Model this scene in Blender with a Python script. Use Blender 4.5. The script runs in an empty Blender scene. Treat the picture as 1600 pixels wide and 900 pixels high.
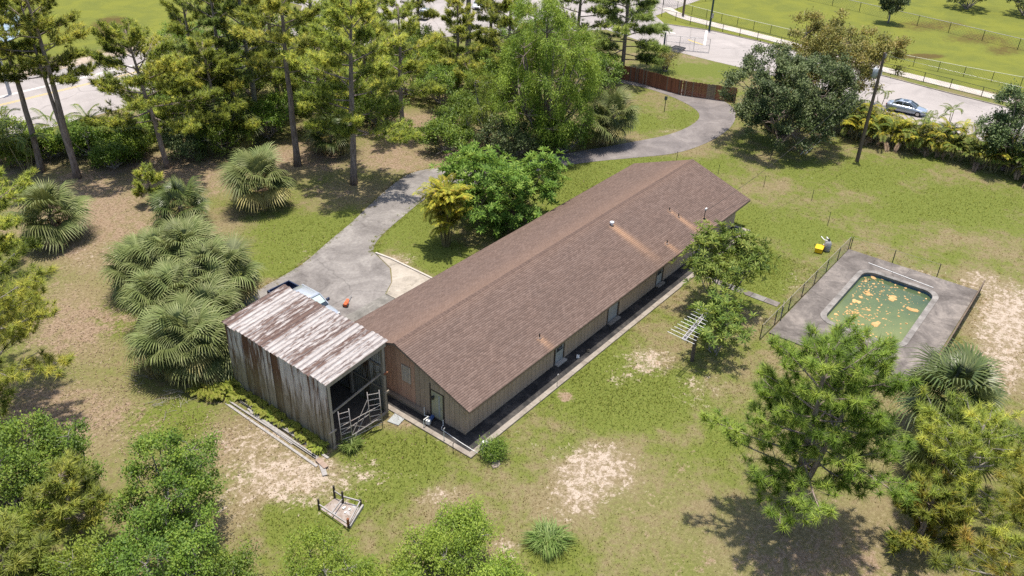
import bpy, math, random
import numpy as np
from mathutils import Vector, Matrix

SC = bpy.context.scene
COL = SC.collection
rad = math.radians

# ------------------------------------------------------------------ camera
cam_d = bpy.data.cameras.new('camera'); cam = bpy.data.objects.new('camera', cam_d); COL.objects.link(cam)
YAW, PITCH, ROLL = rad(37.587), rad(31.624), rad(1.732)
fw = Vector((math.cos(YAW)*math.cos(PITCH), math.sin(YAW)*math.cos(PITCH), -math.sin(PITCH)))
rt = fw.cross(Vector((0, 0, 1))).normalized(); up = rt.cross(fw)
r2 = rt*math.cos(ROLL) + up*math.sin(ROLL); u2 = up*math.cos(ROLL) - rt*math.sin(ROLL)
m = Matrix((r2, u2, -fw)).transposed().to_4x4(); m.translation = Vector((-28.784, -25.367, 34.078))
cam.matrix_world = m
cam_d.sensor_width = 36; cam_d.lens = 36*1313.666/1600
cam_d.clip_start = 0.5; cam_d.clip_end = 3000
SC.camera = cam

# ------------------------------------------------------------------ sky, sun, exposure
SUN_TO = Vector((0.09, 0.05, 1.0)).normalized()
sun_el = math.asin(SUN_TO.z); sun_az = math.atan2(SUN_TO.x, SUN_TO.y)
W = bpy.data.worlds.new('World'); SC.world = W; W.use_nodes = True
nt = W.node_tree; nt.nodes.clear()
sky = nt.nodes.new('ShaderNodeTexSky'); sky.sky_type = 'NISHITA'; sky.sun_disc = False
sky.sun_elevation = sun_el; sky.sun_rotation = sun_az; sky.air_density = 1.0; sky.dust_density = 2.0
bg = nt.nodes.new('ShaderNodeBackground'); bg.inputs['Strength'].default_value = 0.13
wo = nt.nodes.new('ShaderNodeOutputWorld')
nt.links.new(sky.outputs[0], bg.inputs[0]); nt.links.new(bg.outputs[0], wo.inputs[0])
sd = bpy.data.lights.new('sun', 'SUN'); sd.energy = 3.9; sd.angle = rad(0.53); sd.color = (1.0, 0.93, 0.81)
so = bpy.data.objects.new('sun', sd); COL.objects.link(so)
so.rotation_euler = SUN_TO.to_track_quat('Z', 'Y').to_euler(); so.location = (0, 0, 80)
SC.view_settings.view_transform = 'Standard'; SC.view_settings.look = 'None'
SC.view_settings.exposure = 0.62; SC.view_settings.gamma = 1.0
SC.render.engine = 'CYCLES'
SC.cycles.use_denoising = False
SC.cycles.max_bounces = 6; SC.cycles.diffuse_bounces = 3; SC.cycles.transparent_max_bounces = 8
SC.cycles.caustics_reflective = False; SC.cycles.caustics_refractive = False

# ------------------------------------------------------------------ object helpers
def link(o, parent=None):
    COL.objects.link(o)
    if parent is not None: o.parent = parent
    return o
def tag(o, label=None, cat=None, group=None, kind=None):
    if label: o['label'] = label
    if cat: o['category'] = cat
    if group: o['group'] = group
    if kind: o['kind'] = kind
    return o
def thing(name, label, cat, loc=(0, 0, 0), rz=0.0, group=None):
    o = bpy.data.objects.new(name, None); o.empty_display_size = 0.3
    o.location = (loc[0], loc[1], loc[2] if len(loc) > 2 else 0.0); o.rotation_euler = (0, 0, rz)
    return tag(link(o), label, cat, group)

class MB:
    """collects simple solids, then builds one mesh"""
    def __init__(s): s.v = []; s.f = []
    def add(s, vs, fs):
        n = len(s.v); s.v += [tuple(p) for p in vs]; s.f += [tuple(i+n for i in f) for f in fs]; return s
    def box(s, x0, x1, y0, y1, z0, z1):
        return s.add([(x0,y0,z0),(x1,y0,z0),(x1,y1,z0),(x0,y1,z0),(x0,y0,z1),(x1,y0,z1),(x1,y1,z1),(x0,y1,z1)],
                     [(0,3,2,1),(4,5,6,7),(0,1,5,4),(1,2,6,5),(2,3,7,6),(3,0,4,7)])
    def bar(s, a, b, w, h=None, upv=(0,0,1)):
        a = Vector(a); b = Vector(b); h = h or w; d = (b-a).normalized(); u = Vector(upv)
        if abs(d.dot(u)) > .98: u = Vector((1,0,0))
        x = d.cross(u).normalized()*(w/2); y = x.cross(d).normalized()*(h/2)
        vs = [a-x-y, a+x-y, a+x+y, a-x+y, b-x-y, b+x-y, b+x+y, b-x+y]
        return s.add(vs, [(0,1,2,3),(7,6,5,4),(0,4,5,1),(1,5,6,2),(2,6,7,3),(3,7,4,0)])
    def tube(s, pts, rs, n=8, cap=True):
        pts = [Vector(p) for p in pts]
        if not hasattr(rs, '__len__'): rs = [rs]*len(pts)
        base = len(s.v); prev = None
        for i, p in enumerate(pts):
            d = (pts[min(i+1, len(pts)-1)] - pts[max(i-1, 0)]).normalized()
            u = Vector((0,0,1)) if abs(d.z) < .9 else Vector((1,0,0))
            if prev is not None: u = prev
            x = d.cross(u)
            if x.length < 1e-4: x = d.cross(Vector((0,1,0.3)))
            x.normalize(); y = x.cross(d).normalized(); prev = y
            for k in range(n):
                a = 2*math.pi*k/n; s.v.append(tuple(p + x*(math.cos(a)*rs[i]) + y*(math.sin(a)*rs[i])))
        for i in range(len(pts)-1):
            for k in range(n):
                a = base+i*n+k; b = base+i*n+(k+1) % n; s.f.append((a, b, b+n, a+n))
        if cap:
            s.f.append(tuple(base+k for k in range(n))[::-1]); e = base+(len(pts)-1)*n
            s.f.append(tuple(e+k for k in range(n)))
        return s
    def disc(s, c, r, n=16, ry=None, rng=None, jag=0.0):
        pts = []
        for k in range(n):
            a = 2*math.pi*k/n; q = 1+(rng.uniform(-jag, jag) if rng else 0)
            pts.append((c[0]+math.cos(a)*r*q, c[1]+math.sin(a)*(ry or r)*q, c[2]))
        return s.add(pts, [tuple(range(n))])
    def mesh(s, name, m, smooth=False):
        me = bpy.data.meshes.new(name); me.from_pydata(s.v, [], s.f); me.update()
        if m is not None: me.materials.append(m)
        if smooth: me.polygons.foreach_set('use_smooth', [True]*len(me.polygons))
        return me
    def build(s, name, m, parent=None, smooth=False, loc=None, rot=None, kind=None, bevel=0):
        o = bpy.data.objects.new(name, s.mesh(name, m, smooth)); link(o, parent)
        if loc is not None: o.location = loc
        if rot is not None: o.rotation_euler = rot
        if kind: o['kind'] = kind
        if bevel:
            b = o.modifiers.new('bevel', 'BEVEL'); b.width = bevel; b.segments = 2; b.limit_method = 'ANGLE'
        return o
def inst(name, me, parent=None, loc=(0,0,0), rot=(0,0,0), sc=1.0):
    o = bpy.data.objects.new(name, me); link(o, parent); o.location = loc; o.rotation_euler = rot
    o.scale = (sc, sc, sc) if not hasattr(sc, '__len__') else sc
    return o

def np_mesh(name, V, F, m, attrs=None, smooth=False):
    """fast mesh from numpy: V (n,3), F (k,3 or 4)"""
    me = bpy.data.meshes.new(name); V = np.asarray(V, np.float32); F = np.asarray(F, np.int32); k = F.shape[1]
    me.vertices.add(len(V)); me.vertices.foreach_set('co', V.ravel())
    me.loops.add(F.size); me.loops.foreach_set('vertex_index', F.ravel())
    me.polygons.add(len(F)); me.polygons.foreach_set('loop_start', np.arange(0, F.size, k, dtype=np.int32))
    me.polygons.foreach_set('loop_total', np.full(len(F), k, np.int32))
    if smooth: me.polygons.foreach_set('use_smooth', np.ones(len(F), bool))
    for n, a in (attrs or {}).items():
        at = me.attributes.new(n, 'FLOAT', 'POINT'); at.data.foreach_set('value', np.asarray(a, np.float32))
    me.update(calc_edges=True); me.validate()
    if m is not None: me.materials.append(m)
    return me

# ------------------------------------------------------------------ material helpers
class NT:
    def __init__(s, name):
        s.m = bpy.data.materials.new(name); s.m.use_nodes = True; s.t = s.m.node_tree; s.t.nodes.clear()
        s.out = s.n('ShaderNodeOutputMaterial')
    def n(s, typ, **kw):
        nd = s.t.nodes.new(typ)
        for k, v in kw.items(): setattr(nd, k, v)
        return nd
    def l(s, a, b): s.t.links.new(a, b)
    def val(s, sock, v):
        if hasattr(v, 'links'): s.l(v, sock)
        else:
            if sock.type == 'RGBA' and len(v) == 3: v = (*v, 1)
            sock.default_value = v
    def coord(s, which='Object', scale=(1,1,1)):
        if which == 'World': o = s.n('ShaderNodeNewGeometry').outputs['Position']
        else: o = s.n('ShaderNodeTexCoord').outputs[which]
        mp = s.n('ShaderNodeMapping'); s.l(o, mp.inputs[0]); mp.inputs['Scale'].default_value = scale
        return mp.outputs[0]
    def noise(s, co, scale, detail=4, rough=.6, dist=0):
        nd = s.n('ShaderNodeTexNoise'); s.l(co, nd.inputs['Vector']); nd.inputs['Scale'].default_value = scale
        nd.inputs['Detail'].default_value = detail; nd.inputs['Roughness'].default_value = rough; nd.inputs['Distortion'].default_value = dist
        return nd.outputs['Fac']
    def ramp(s, fac, stops, interp='LINEAR'):
        nd = s.n('ShaderNodeValToRGB'); s.l(fac, nd.inputs[0]); e = nd.color_ramp.elements; nd.color_ramp.interpolation = interp
        while len(e) < len(stops): e.new(.5)
        for q, (p, c) in zip(e, stops):
            q.position = p; q.color = (c, c, c, 1) if not hasattr(c, '__len__') else (*c, 1)
        return nd.outputs[0]
    def mix(s, f, a, b, mode='MIX'):
        nd = s.n('ShaderNodeMix', data_type='RGBA', blend_type=mode)
        s.val(nd.inputs[0], f); s.val(nd.inputs[6], a); s.val(nd.inputs[7], b); return nd.outputs[2]
    def math(s, op, a, b=0.0, c=0.0, clamp=False):
        nd = s.n('ShaderNodeMath', operation=op, use_clamp=clamp); s.val(nd.inputs[0], a); s.val(nd.inputs[1], b); s.val(nd.inputs[2], c); return nd.outputs[0]
    def attr(s, name):
        nd = s.n('ShaderNodeAttribute', attribute_name=name); return nd.outputs['Fac']
    def rand(s): return s.n('ShaderNodeObjectInfo').outputs['Random']
    def island(s): return s.n('ShaderNodeNewGeometry').outputs['Random Per Island']
    def finish(s, col, rough=.7, metal=0.0, bump=None, bstr=.3, bdist=.02, spec=.3, coat=0, trans=0.0, soft=0.0):
        p = s.n('ShaderNodeBsdfPrincipled'); s.val(p.inputs['Base Color'], col); s.val(p.inputs['Roughness'], rough)
        s.val(p.inputs['Metallic'], metal); p.inputs['Specular IOR Level'].default_value = spec
        if coat: p.inputs['Coat Weight'].default_value = coat; p.inputs['Coat Roughness'].default_value = .05
        if bump is not None:
            b = s.n('ShaderNodeBump'); s.l(bump, b.inputs['Height']); b.inputs['Strength'].default_value = bstr; b.inputs['Distance'].default_value = bdist
            s.l(b.outputs[0], p.inputs['Normal'])
        if soft:                                          # thin round blades: average the facet normal towards the sky
            g_ = s.n('ShaderNodeNewGeometry'); v1 = s.n('ShaderNodeVectorMath', operation='SCALE'); s.l(g_.outputs['Normal'], v1.inputs[0]); v1.inputs['Scale'].default_value = 1-soft
            v2 = s.n('ShaderNodeVectorMath', operation='ADD'); s.l(v1.outputs[0], v2.inputs[0]); v2.inputs[1].default_value = (0, 0, soft)
            v3 = s.n('ShaderNodeVectorMath', operation='NORMALIZE'); s.l(v2.outputs[0], v3.inputs[0]); s.l(v3.outputs[0], p.inputs['Normal'])
        sh = p.outputs[0]
        if trans:
            t = s.n('ShaderNodeBsdfTranslucent'); s.val(t.inputs[0], s.mix(1.0, col, (1.45,1.3,.9), 'MULTIPLY')); mx = s.n('ShaderNodeMixShader'); mx.inputs[0].default_value = trans
            s.l(sh, mx.inputs[1]); s.l(t.outputs[0], mx.inputs[2]); sh = mx.outputs[0]
        s.l(sh, s.out.inputs[0]); return s.m

def noisy(name, c1, c2, scale=3.0, rough=.75, bump=.25, stretch=(1,1,1), metal=0.0, spec=.3, var=.12, space='Object', coat=0, c3=None, bs=None):
    t = NT(name); co = t.coord(space, stretch); f = t.noise(co, scale, 6, .65)
    st = [(.3, c1), (.68, c2)] if c3 is None else [(.28, c1), (.52, c2), (.72, c3)]
    c = t.ramp(f, st)
    if var:
        h = t.n('ShaderNodeHueSaturation'); t.l(c, h.inputs['Color']); t.val(h.inputs['Value'], t.math('MULTIPLY_ADD', t.rand(), 2*var, 1-var)); c = h.outputs[0]
    return t.finish(c, rough, metal, t.noise(co, bs or scale*6, 5) if bump else None, bump, .01, spec, coat)

def leaf_mat(name, stops, trans=.3, rough=.5, spec=.25, var=.25, tint=.5, hue=.02, soft=.5):
    t = NT(name); a = t.math('MULTIPLY', t.island(), 1-tint); b = t.math('MULTIPLY', t.attr('tint'), tint)
    c = t.ramp(t.math('ADD', a, b), stops)
    h = t.n('ShaderNodeHueSaturation'); t.l(c, h.inputs['Color'])
    t.val(h.inputs['Value'], t.math('MULTIPLY_ADD', t.rand(), var, 1-var/2)); t.val(h.inputs['Hue'], t.math('MULTIPLY_ADD', t.rand(), hue, .5-hue/2))
    return t.finish(h.outputs[0], rough, 0, None, spec=spec, trans=trans, soft=soft)

# ------------------------------------------------------------------ ground: one sheet to the horizon
rs = np.random.RandomState(7)
SAND = [((2.58,-7.64,1.78,-2.12,-2.27,-1.51),.95),((0.54,-7.94,1.15,-1.37,-1.74,-1.20),.9),((13.65,-4.56,1.29,-1.51,-1.61,-0.95),.9),((11.07,-4.28,1.11,-1.30,-1.16,-0.72),.6),((-8.98,5.33,2.52,-3.01,-1.68,-2.09),.95),((-8.33,9.07,1.93,-2.29,-1.32,-1.75),.75),((-12.33,5.96,1.31,-1.57,-1.08,-1.50),.6),((-6.28,2.51,1.39,-1.66,-1.01,-1.10),.7),
 ((35.83,-22.55,1.93,-2.25,-7.03,-1.45),1.),((40.48,-19.46,1.39,-1.61,-2.34,-0.54),.8),((29.16,-23.32,1.77,-2.07,-4.58,-0.98),.9),((38.08,-15.17,1.58,-1.82,-1.48,-0.43),.75),((-4.53,-2.25,1.02,-1.21,-0.76,-0.70),.7),((13.34,-8.52,1.37,-1.62,-2.05,-1.08),.6),((11.82,-10.22,1.06,-1.25,-1.66,-0.85),.45),((1.90,-3.06,1.48,-1.76,-1.08,-0.84),.4),
 ((-5.23,-7.34,0.63,-0.76,-0.79,-0.64),.8),((12.60,18.06,1.02,-1.17,-0.73,-0.73),.8),((-2.99,36.73,2.32,-2.65,-1.55,-2.81),.55),((9.84,50.41,1.66,-1.84,-0.77,-1.26),.8),((-8.09,3.12,1.36,-1.62,-0.70,-0.81),.7),((-1.05,0.43,0.98,-1.16,-0.57,-0.52),.3),((30.52,-7.97,0.68,-0.78,-2.32,-0.96),.55),((23.62,-8.36,0.94,-1.09,-1.57,-0.71),.4),
 ((-4.61,0.12,0.69,-0.83,-0.53,-0.52),.5),((49.74,-0.01,1.75,-1.96,-1.78,-0.74),.35),((59.01,-0.47,1.89,-2.10,-1.74,-0.65),.3),((53.15,15.69,1.48,-1.62,-1.04,-0.58),.5),((-1.19,-8.08,1.34,-1.60,-0.92,-0.66),.5),((-6.40,6.78,1.45,-1.72,-0.71,-0.85),.5),((-6.00,19.01,2.20,-2.57,-1.20,-1.81),.35),((2.77,22.60,0.63,-0.73,-2.20,-2.87),.45),((18.38,13.05,2.80,-3.21,-1.15,-0.95),.4),((7.36,23.28,0.67,-0.77,-1.93,-2.31),.5)]
LITTER = [((0.76,44.63,5.49,-6.22,-6.10,-11.25),1.),((-8.60,29.11,2.91,-3.38,-3.35,-6.33),.95),((9.78,46.99,6.51,-7.28,-3.91,-6.19),1.),((20.91,40.53,4.76,-5.28,-3.44,-4.18),1.),((27.41,33.31,4.83,-5.36,-3.81,-3.83),.95),((35.06,37.00,5.27,-5.78,-4.79,-4.57),1.),((-14.84,20.34,4.69,-5.55,-2.02,-4.03),1.),((-6.28,15.08,2.11,-2.48,-1.52,-2.14),.7),
 ((2.43,-13.12,3.35,-4.01,-4.41,-2.43),.55),((6.05,-20.22,5.69,-6.83,-4.28,-1.59),.85),((-6.53,9.59,1.99,-2.36,-1.08,-1.38),.7),((-9.77,10.78,1.20,-1.42,-1.86,-2.67),.8),((34.22,27.02,5.39,-5.98,-3.75,-3.15),.8),((57.68,31.96,5.02,-5.40,-5.83,-4.05),.8),((3.55,63.55,3.82,-4.23,-4.30,-9.16),1.),((19.07,29.99,3.97,-4.47,-2.39,-2.59),.8),((6.12,-8.94,1.98,-2.35,-2.74,-1.63),.3),
 ((36.32,-19.04,3.00,-3.48,-5.60,-1.39),.5),((4.56,33.06,3.15,-3.59,-2.51,-3.68),.8),((-1.78,3.98,1.01,-1.19,-0.82,-0.83),.9),((15.94,-22.31,4.48,-5.33,-4.26,-1.18),.6),((7.06,-2.44,0.37,-0.44,-0.63,-0.45),1.),((2.84,-12.90,2.03,-2.42,-3.09,-1.70),.4),((81.42,27.91,2.58,-2.72,-2.26,-1.20),.7)]
LUSH = [((9.81,26.21,2.99,-3.41,-2.51,-3.02),.9),((5.69,25.19,1.33,-1.53,-1.56,-2.00),.7),((-10.60,14.41,1.48,-1.75,-0.90,-1.41),.9),((-4.15,1.59,1.66,-1.97,-1.61,-1.62),.8),((-6.95,0.26,1.34,-1.60,-0.96,-1.00),.5),((10.05,-5.16,2.99,-3.52,-2.95,-1.83),.8),((8.73,-1.52,1.65,-1.94,-1.64,-1.16),.7),((33.09,16.39,2.49,-2.80,-3.88,-2.77),.9),((15.20,15.88,2.07,-2.37,-1.90,-1.75),.7),
 ((30.74,-5.15,2.09,-2.41,-3.74,-1.68),.7),((37.54,-0.87,1.55,-1.76,-3.39,-1.58),.7),((53.77,-5.68,2.19,-2.45,-2.15,-0.73),.5),((53.95,-13.52,4.60,-5.20,-4.30,-1.12),.7),((39.04,-4.44,2.30,-2.62,-4.49,-1.86),.5),((-6.86,27.08,1.02,-1.19,-1.25,-2.19),.6),((18.44,22.70,1.50,-1.70,-2.25,-2.20),.8),((53.33,19.97,2.02,-2.21,-2.46,-1.48),.6),((57.30,17.17,1.54,-1.68,-2.59,-1.43),.5),((-10.73,2.62,1.30,-1.55,-1.11,-1.37),.6),
 ((9.61,-12.21,0.75,-0.89,-2.96,-1.47),.3),((3.87,-5.41,1.74,-2.06,-0.91,-0.63),.3),((55.28,-3.86,5.40,-6.04,-3.16,-1.11),.4),((68.54,-11.05,4.36,-4.83,-3.79,-0.94),.3),((14.25,25.59,0.92,-1.04,-1.29,-1.41),.9),((75.70,24.38,3.67,-3.90,-2.56,-1.35),.7),((42.85,13.66,5.37,-5.98,-1.42,-0.85),.6),((16.02,11.77,1.35,-1.55,-0.77,-0.64),.6),((-3.55,-9.36,1.27,-1.52,-0.99,-0.72),.6)]
BROWN = [((124.91,7.42,5.88,-6.03,-5.20,-1.43),.62),((121.95,-0.66,5.22,-5.42,-4.89,-1.13),.62),((117.56,-5.28,2.84,-2.98,-4.57,-0.95),.62),((34.37,99.28,2.43,-2.50,-3.25,-5.69),1.),((104.85,3.26,3.05,-3.21,-1.73,-0.49),.8),((106.47,10.28,2.82,-2.95,-2.17,-0.71),.35)]
def blob(P, lst):
    r = np.zeros(len(P))
    for (cx, cy, ax, ay, bx, by), s in lst:
        det = ax*by - ay*bx; dx = P[:,0]-cx; dy = P[:,1]-cy
        u = (dx*by - dy*bx)/det; v = (ax*dy - ay*dx)/det
        r = np.maximum(r, s*np.exp(-((u*u+v*v)**1.5)*.75))
    return r
def masks(P):
    x, y = P[:,0], P[:,1]
    far = ((x > 94) & (y < 60)) | (y > 91) | (x > 105)
    return dict(sand=blob(P, SAND), litter=blob(P, LITTER), lush=blob(P, LUSH), lime=far.astype(float), brown=blob(P, BROWN))
def ax(lo, hi, st, far):
    a = list(np.arange(lo, hi+1e-6, st)); d = st
    while a[-1] < far: d *= 1.35; a.append(a[-1]+d)
    d = st; b = []; q = lo
    while q > -far: d *= 1.35; q -= d; b.append(q)
    return np.array(b[::-1]+a)
PX0, PX1, PY0, PY1 = 26.15, 36.45, -17.75, -11.35           # pool opening
gx = ax(-30, 110, .5, 1500); gy = ax(-45, 110, .5, 1500)
gx = np.unique(np.concatenate([gx, [PX0, PX1]])); gy = np.unique(np.concatenate([gy, [PY0, PY1]]))
nx, ny = len(gx), len(gy)
XX, YY = np.meshgrid(gx, gy, indexing='ij'); GV = np.stack([XX.ravel(), YY.ravel(), np.zeros(nx*ny)], 1)
ii, jj = np.meshgrid(np.arange(nx-1), np.arange(ny-1), indexing='ij'); q = (ii*ny+jj).ravel()
GF = np.stack([q, q+ny, q+ny+1, q+1], 1)
cxm = (gx[ii]+gx[ii+1]).ravel()/2; cym = (gy[jj]+gy[jj+1]).ravel()/2
GF = GF[~((cxm > PX0) & (cxm < PX1) & (cym > PY0) & (cym < PY1))]

def ground_col(t, co):
    n1 = t.noise(co, .22, 4, .6, .4); n2 = t.noise(co, 1.1, 4, .65, .3); n3 = t.noise(co, 4.5, 6, .7); n4 = t.noise(co, 14, 4, .7)
    sp = t.math('MULTIPLY_ADD', n3, .55, t.math('MULTIPLY', n4, .45))
    green = t.ramp(sp, [(.33, (.072,.092,.02)), (.5, (.122,.148,.03)), (.66, (.19,.195,.055))])
    dry = t.ramp(sp, [(.33, (.118,.096,.048)), (.5, (.195,.157,.086)), (.66, (.305,.255,.16))])
    lit = t.ramp(sp, [(.33, (.1,.067,.042)), (.5, (.235,.17,.115)), (.66, (.38,.3,.225))])
    snd = t.ramp(n4, [(.3, (.29,.225,.175)), (.5, (.41,.34,.275)), (.7, (.5,.43,.365))])
    def step(v, a, b): return t.ramp(v, [(a, 0.0), (b, 1.0)], 'EASE')
    def lin(*terms):
        o = None
        for s, w in terms:
            o = t.math('MULTIPLY_ADD', s, w, o if o is not None else 0.0) if hasattr(s, 'links') else t.math('ADD', o, s)
        return o
    f = step(lin((n1, .7), (n2, .5), (n3, .35), (t.attr('lush'), .42), (t.attr('sand'), -.15), (-.265, 0)), .36, .66)
    c = t.mix(f, dry, green)
    c = t.mix(step(lin((t.attr('litter'), .6), (n1, .8), (n2, 1.0), (n3, .6), (-1.17, 0)), .34, .68), c, lit)
    lime = t.mix(step(n1, .35, .65), (.16,.178,.03), (.118,.142,.03)); lime = t.mix(t.math('MULTIPLY', n3, .35), lime, (.2,.18,.04))
    c = t.mix(t.attr('lime'), c, lime)
    c = t.mix(step(lin((t.attr('brown'), .9), (n2, .5), (n3, .3), (-.4, 0)), .3, .65), c, (.1,.075,.025))
    n5 = t.noise(co, 1.7, 6, .72, .3)
    c = t.mix(t.math('MULTIPLY', step(lin((t.attr('sand'), .62), (n3, .8), (n5, .9), (-.95, 0)), .2, .56), .8), c, t.mix(.35, lit, snd))
    c = t.mix(step(lin((t.attr('sand'), .5), (n3, .9), (n5, 1.7), (n4, .35), (-1.43, 0)), .4, .68), c, snd)
    return c, n3, n4
t = NT('ground'); co = t.coord('World')
c, n3, n4 = ground_col(t, co)
M_ground = t.finish(c, .95, 0, t.math('ADD', n3, t.noise(co, 25, 4)), .35, .05, spec=.1)
g = bpy.data.objects.new('ground', np_mesh('ground', GV, GF, M_ground, masks(GV))); link(g); tag(g, kind='structure')

def poly_sheet(name, pts, z, m, kind='structure', thick=.0):
    n = len(pts); vs = [(p[0], p[1], z) for p in pts]; fs = [tuple(range(n))]
    vs += [(p[0], p[1], z-.12) for p in pts]; fs += [(i, i+n, (i+1) % n+n, (i+1) % n) for i in range(n)]
    me = bpy.data.meshes.new(name)
    a = sum(pts[i][0]*pts[(i+1) % n][1]-pts[(i+1) % n][0]*pts[i][1] for i in range(n))
    if a < 0: fs = [f[::-1] for f in fs]
    me.from_pydata(vs, [], fs); me.materials.append(m); o = bpy.data.objects.new(name, me); link(o)
    return tag(o, kind=kind)
def smooth(pts, k=2):
    for _ in range(k):
        o = [pts[0]]
        for a, b in zip(pts[:-1], pts[1:]):
            o += [(a[0]*.75+b[0]*.25, a[1]*.75+b[1]*.25), (a[0]*.25+b[0]*.75, a[1]*.25+b[1]*.75)]
        pts = o+[pts[-1]]
    return pts

def concrete(name, dark, mid, light, sc=.35, fine=5, bump=.25, crack=0.0):
    t = NT(name); co = t.coord('World'); a = t.noise(co, sc, 5, .65, .8); b = t.noise(co, fine, 5, .7)
    f = t.math('MULTIPLY_ADD', a, .75, t.math('MULTIPLY', b, .3))
    c = t.ramp(f, [(.36, dark), (.53, mid), (.68, light)])
    if crack:
        v = t.n('ShaderNodeTexVoronoi', feature='DISTANCE_TO_EDGE'); wv = t.n('ShaderNodeVectorMath', operation='ADD')
        nz = t.n('ShaderNodeTexNoise'); t.l(co, nz.inputs['Vector']); nz.inputs['Scale'].default_value = .9
        t.l(co, wv.inputs[0]); t.l(nz.outputs['Color'], wv.inputs[1]); t.l(wv.outputs[0], v.inputs['Vector']); v.inputs['Scale'].default_value = crack
        k = t.ramp(v.outputs['Distance'], [(0.0, .74), (.008, 1.0)])
        c = t.mix(1.0, c, k, 'MULTIPLY')
    return t.finish(c, .9, 0, t.noise(co, 22, 4), bump, .02, spec=.2)
M_drive = concrete('driveway_concrete', (.115,.104,.099), (.212,.195,.185), (.315,.294,.275), .3, 4, crack=.1)
M_apron = concrete('apron_concrete', (.22,.195,.165), (.36,.32,.27), (.44,.40,.345), .6, 5)
M_apron2 = concrete('stained_apron', (.11,.105,.095), (.19,.18,.165), (.3,.285,.26), .7, 5)
M_road = concrete('road_asphalt', (.255,.232,.222), (.335,.305,.292), (.39,.355,.34), .16, 5, crack=.07)
M_lane = concrete('lane_asphalt', (.125,.112,.11), (.185,.165,.16), (.25,.225,.215), .4, 5)
M_walk = concrete('sidewalk_concrete', (.36,.32,.28), (.45,.41,.365), (.5,.465,.42), .5, 6)
M_deck = concrete('deck_concrete', (.085,.074,.068), (.155,.137,.126), (.26,.228,.205), .45, 4, crack=.12)
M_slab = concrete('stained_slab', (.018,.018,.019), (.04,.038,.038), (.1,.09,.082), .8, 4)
M_kerb = concrete('slab_edge', (.2,.17,.145), (.29,.255,.22), (.35,.315,.275), .9, 6)

# driveway in front of the barn, with its pale apron slabs by the house
drv = smooth([(29.50,26.84),(28.01,28.50),(25.41,29.52),(22.56,28.87),(18.16,27.31),(14.42,25.77),(10.49,24.58),(7.29,23.36),(4.57,22.98),(2.34,22.82)], 2) + [(-1.0, 25.2), (-1.4, 14.6), (0.4, 12.2), (8.0, 12.2)]
drv += [(8.05, 15.1), (9.6, 16.0), (11.0, 17.6), (11.85, 20.1)] + smooth([(12.06,20.62),(13.15,21.55),(15.16,22.39),(19.35,23.59),(22.19,24.39),(25.45,23.24),(28.81,22.09)], 2)
poly_sheet('driveway', drv, .03, M_drive)
poly_sheet('driveway_apron', [(8.1, 11.2), (8.1, 15.05), (9.65, 15.95), (11.05, 17.5), (11.95, 20.2), (12.05, 18.6), (12.0, 15.6), (11.9, 11.2)], .045, M_apron)
poly_sheet('driveway_apron', [(2.6, 11.2), (2.6, 15.1), (8.05, 15.05), (8.05, 11.2)], .042, M_apron2)
kb = MB(); pts = [(11.95, 20.2), (12.1, 18.6), (12.05, 15.6), (11.95, 11.4)]
for a, b in zip(pts[:-1], pts[1:]): kb.bar((*a, .07), (*b, .07), .16, .12)
tag(kb.build('apron_kerb', M_walk), kind='structure')
# lane that loops past the wooden fence
up_ = [(27.70,26.50),(31.43,24.69),(35.56,23.01),(38.74,21.24),(43.05,19.32),(48.20,16.88),(52.28,15.20),(56.88,14.86),(60.13,15.66),(62.32,18.19),(63.97,22.66),(64.37,26.63),(63.65,30.05),(62.11,34.02)]
dn_ = [(24.64,23.73),(29.77,21.67),(35.74,19.87),(40.16,17.39),(44.17,14.45),(47.82,11.94),(53.11,10.90),(58.68,11.09),(63.47,12.67),(66.42,15.11),(67.09,18.94),(67.10,22.58),(66.99,27.24),(65.58,34.32)]
poly_sheet('lane', smooth(up_, 2)+smooth(dn_, 2)[::-1], .02, M_lane)
# street, parking lot and the wide road
street = [(84.8,45),(83,38),(81.8,33),(81.2,26),(81,20),(79.6,6),(77,0),(74.6,-5),(74,-16),(70,-60),(60,-110),(76,-112),(84.5,-60),(88.3,-14),(89.6,-4),(91.8,9),(95.3,24),(95.9,33),(94.3,40),(98,44),(140,44),(140,120),(62,120),(62,90),(60,88),(-120,88),(-120,66.5),(40,66.5),(62,62),(76,52)]
poly_sheet('road', street, .02, M_road)
kb = MB(); kpts = [(84.5,-60),(88.3,-14),(89.6,-4),(91.8,9),(95.3,24),(95.9,33),(94.3,40)]
for a, b in zip(kpts[:-1], kpts[1:]): kb.bar((*a, .05), (*b, .05), .16, .14)
tag(kb.build('road_kerb', M_kerb), kind='structure')
swn = smooth([(86,-60),(90.6,-12),(91.9,-3.7),(93,6),(95.6,17),(97,24),(98.2,33),(99.3,41),(103,46)], 2); swf = smooth([(88,-60),(92.8,-12),(94.1,-3.5),(95.3,6.5),(97.9,17),(99.4,24),(100.6,33),(101.9,41),(105,45)], 2)
n = len(swn)
for i in range(0, n-1):
    poly_sheet('sidewalk', [swn[i], swn[i+1], swf[i+1], swf[i]], .06, M_walk)
M_white = noisy('road_paint', (.62,.6,.57), (.75,.73,.7), 6, .8, 0, space='World', var=0)
M_yellow = noisy('yellow_paint', (.5,.36,.09), (.62,.46,.15), 6, .8, 0, space='World', var=0)
mk = MB()
for y in (80.0, 80.35): mk.box(-60, 36, y-.07, y+.07, .02, .026)
mk.bar((95.4,33.2,.022), (87.5,29.5,.022), .35, .008); mk.bar((89,44,.022), (90.5,36,.022), .3, .008)
tag(mk.build('road_marking', M_white), kind='structure')
mk = MB()
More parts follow.
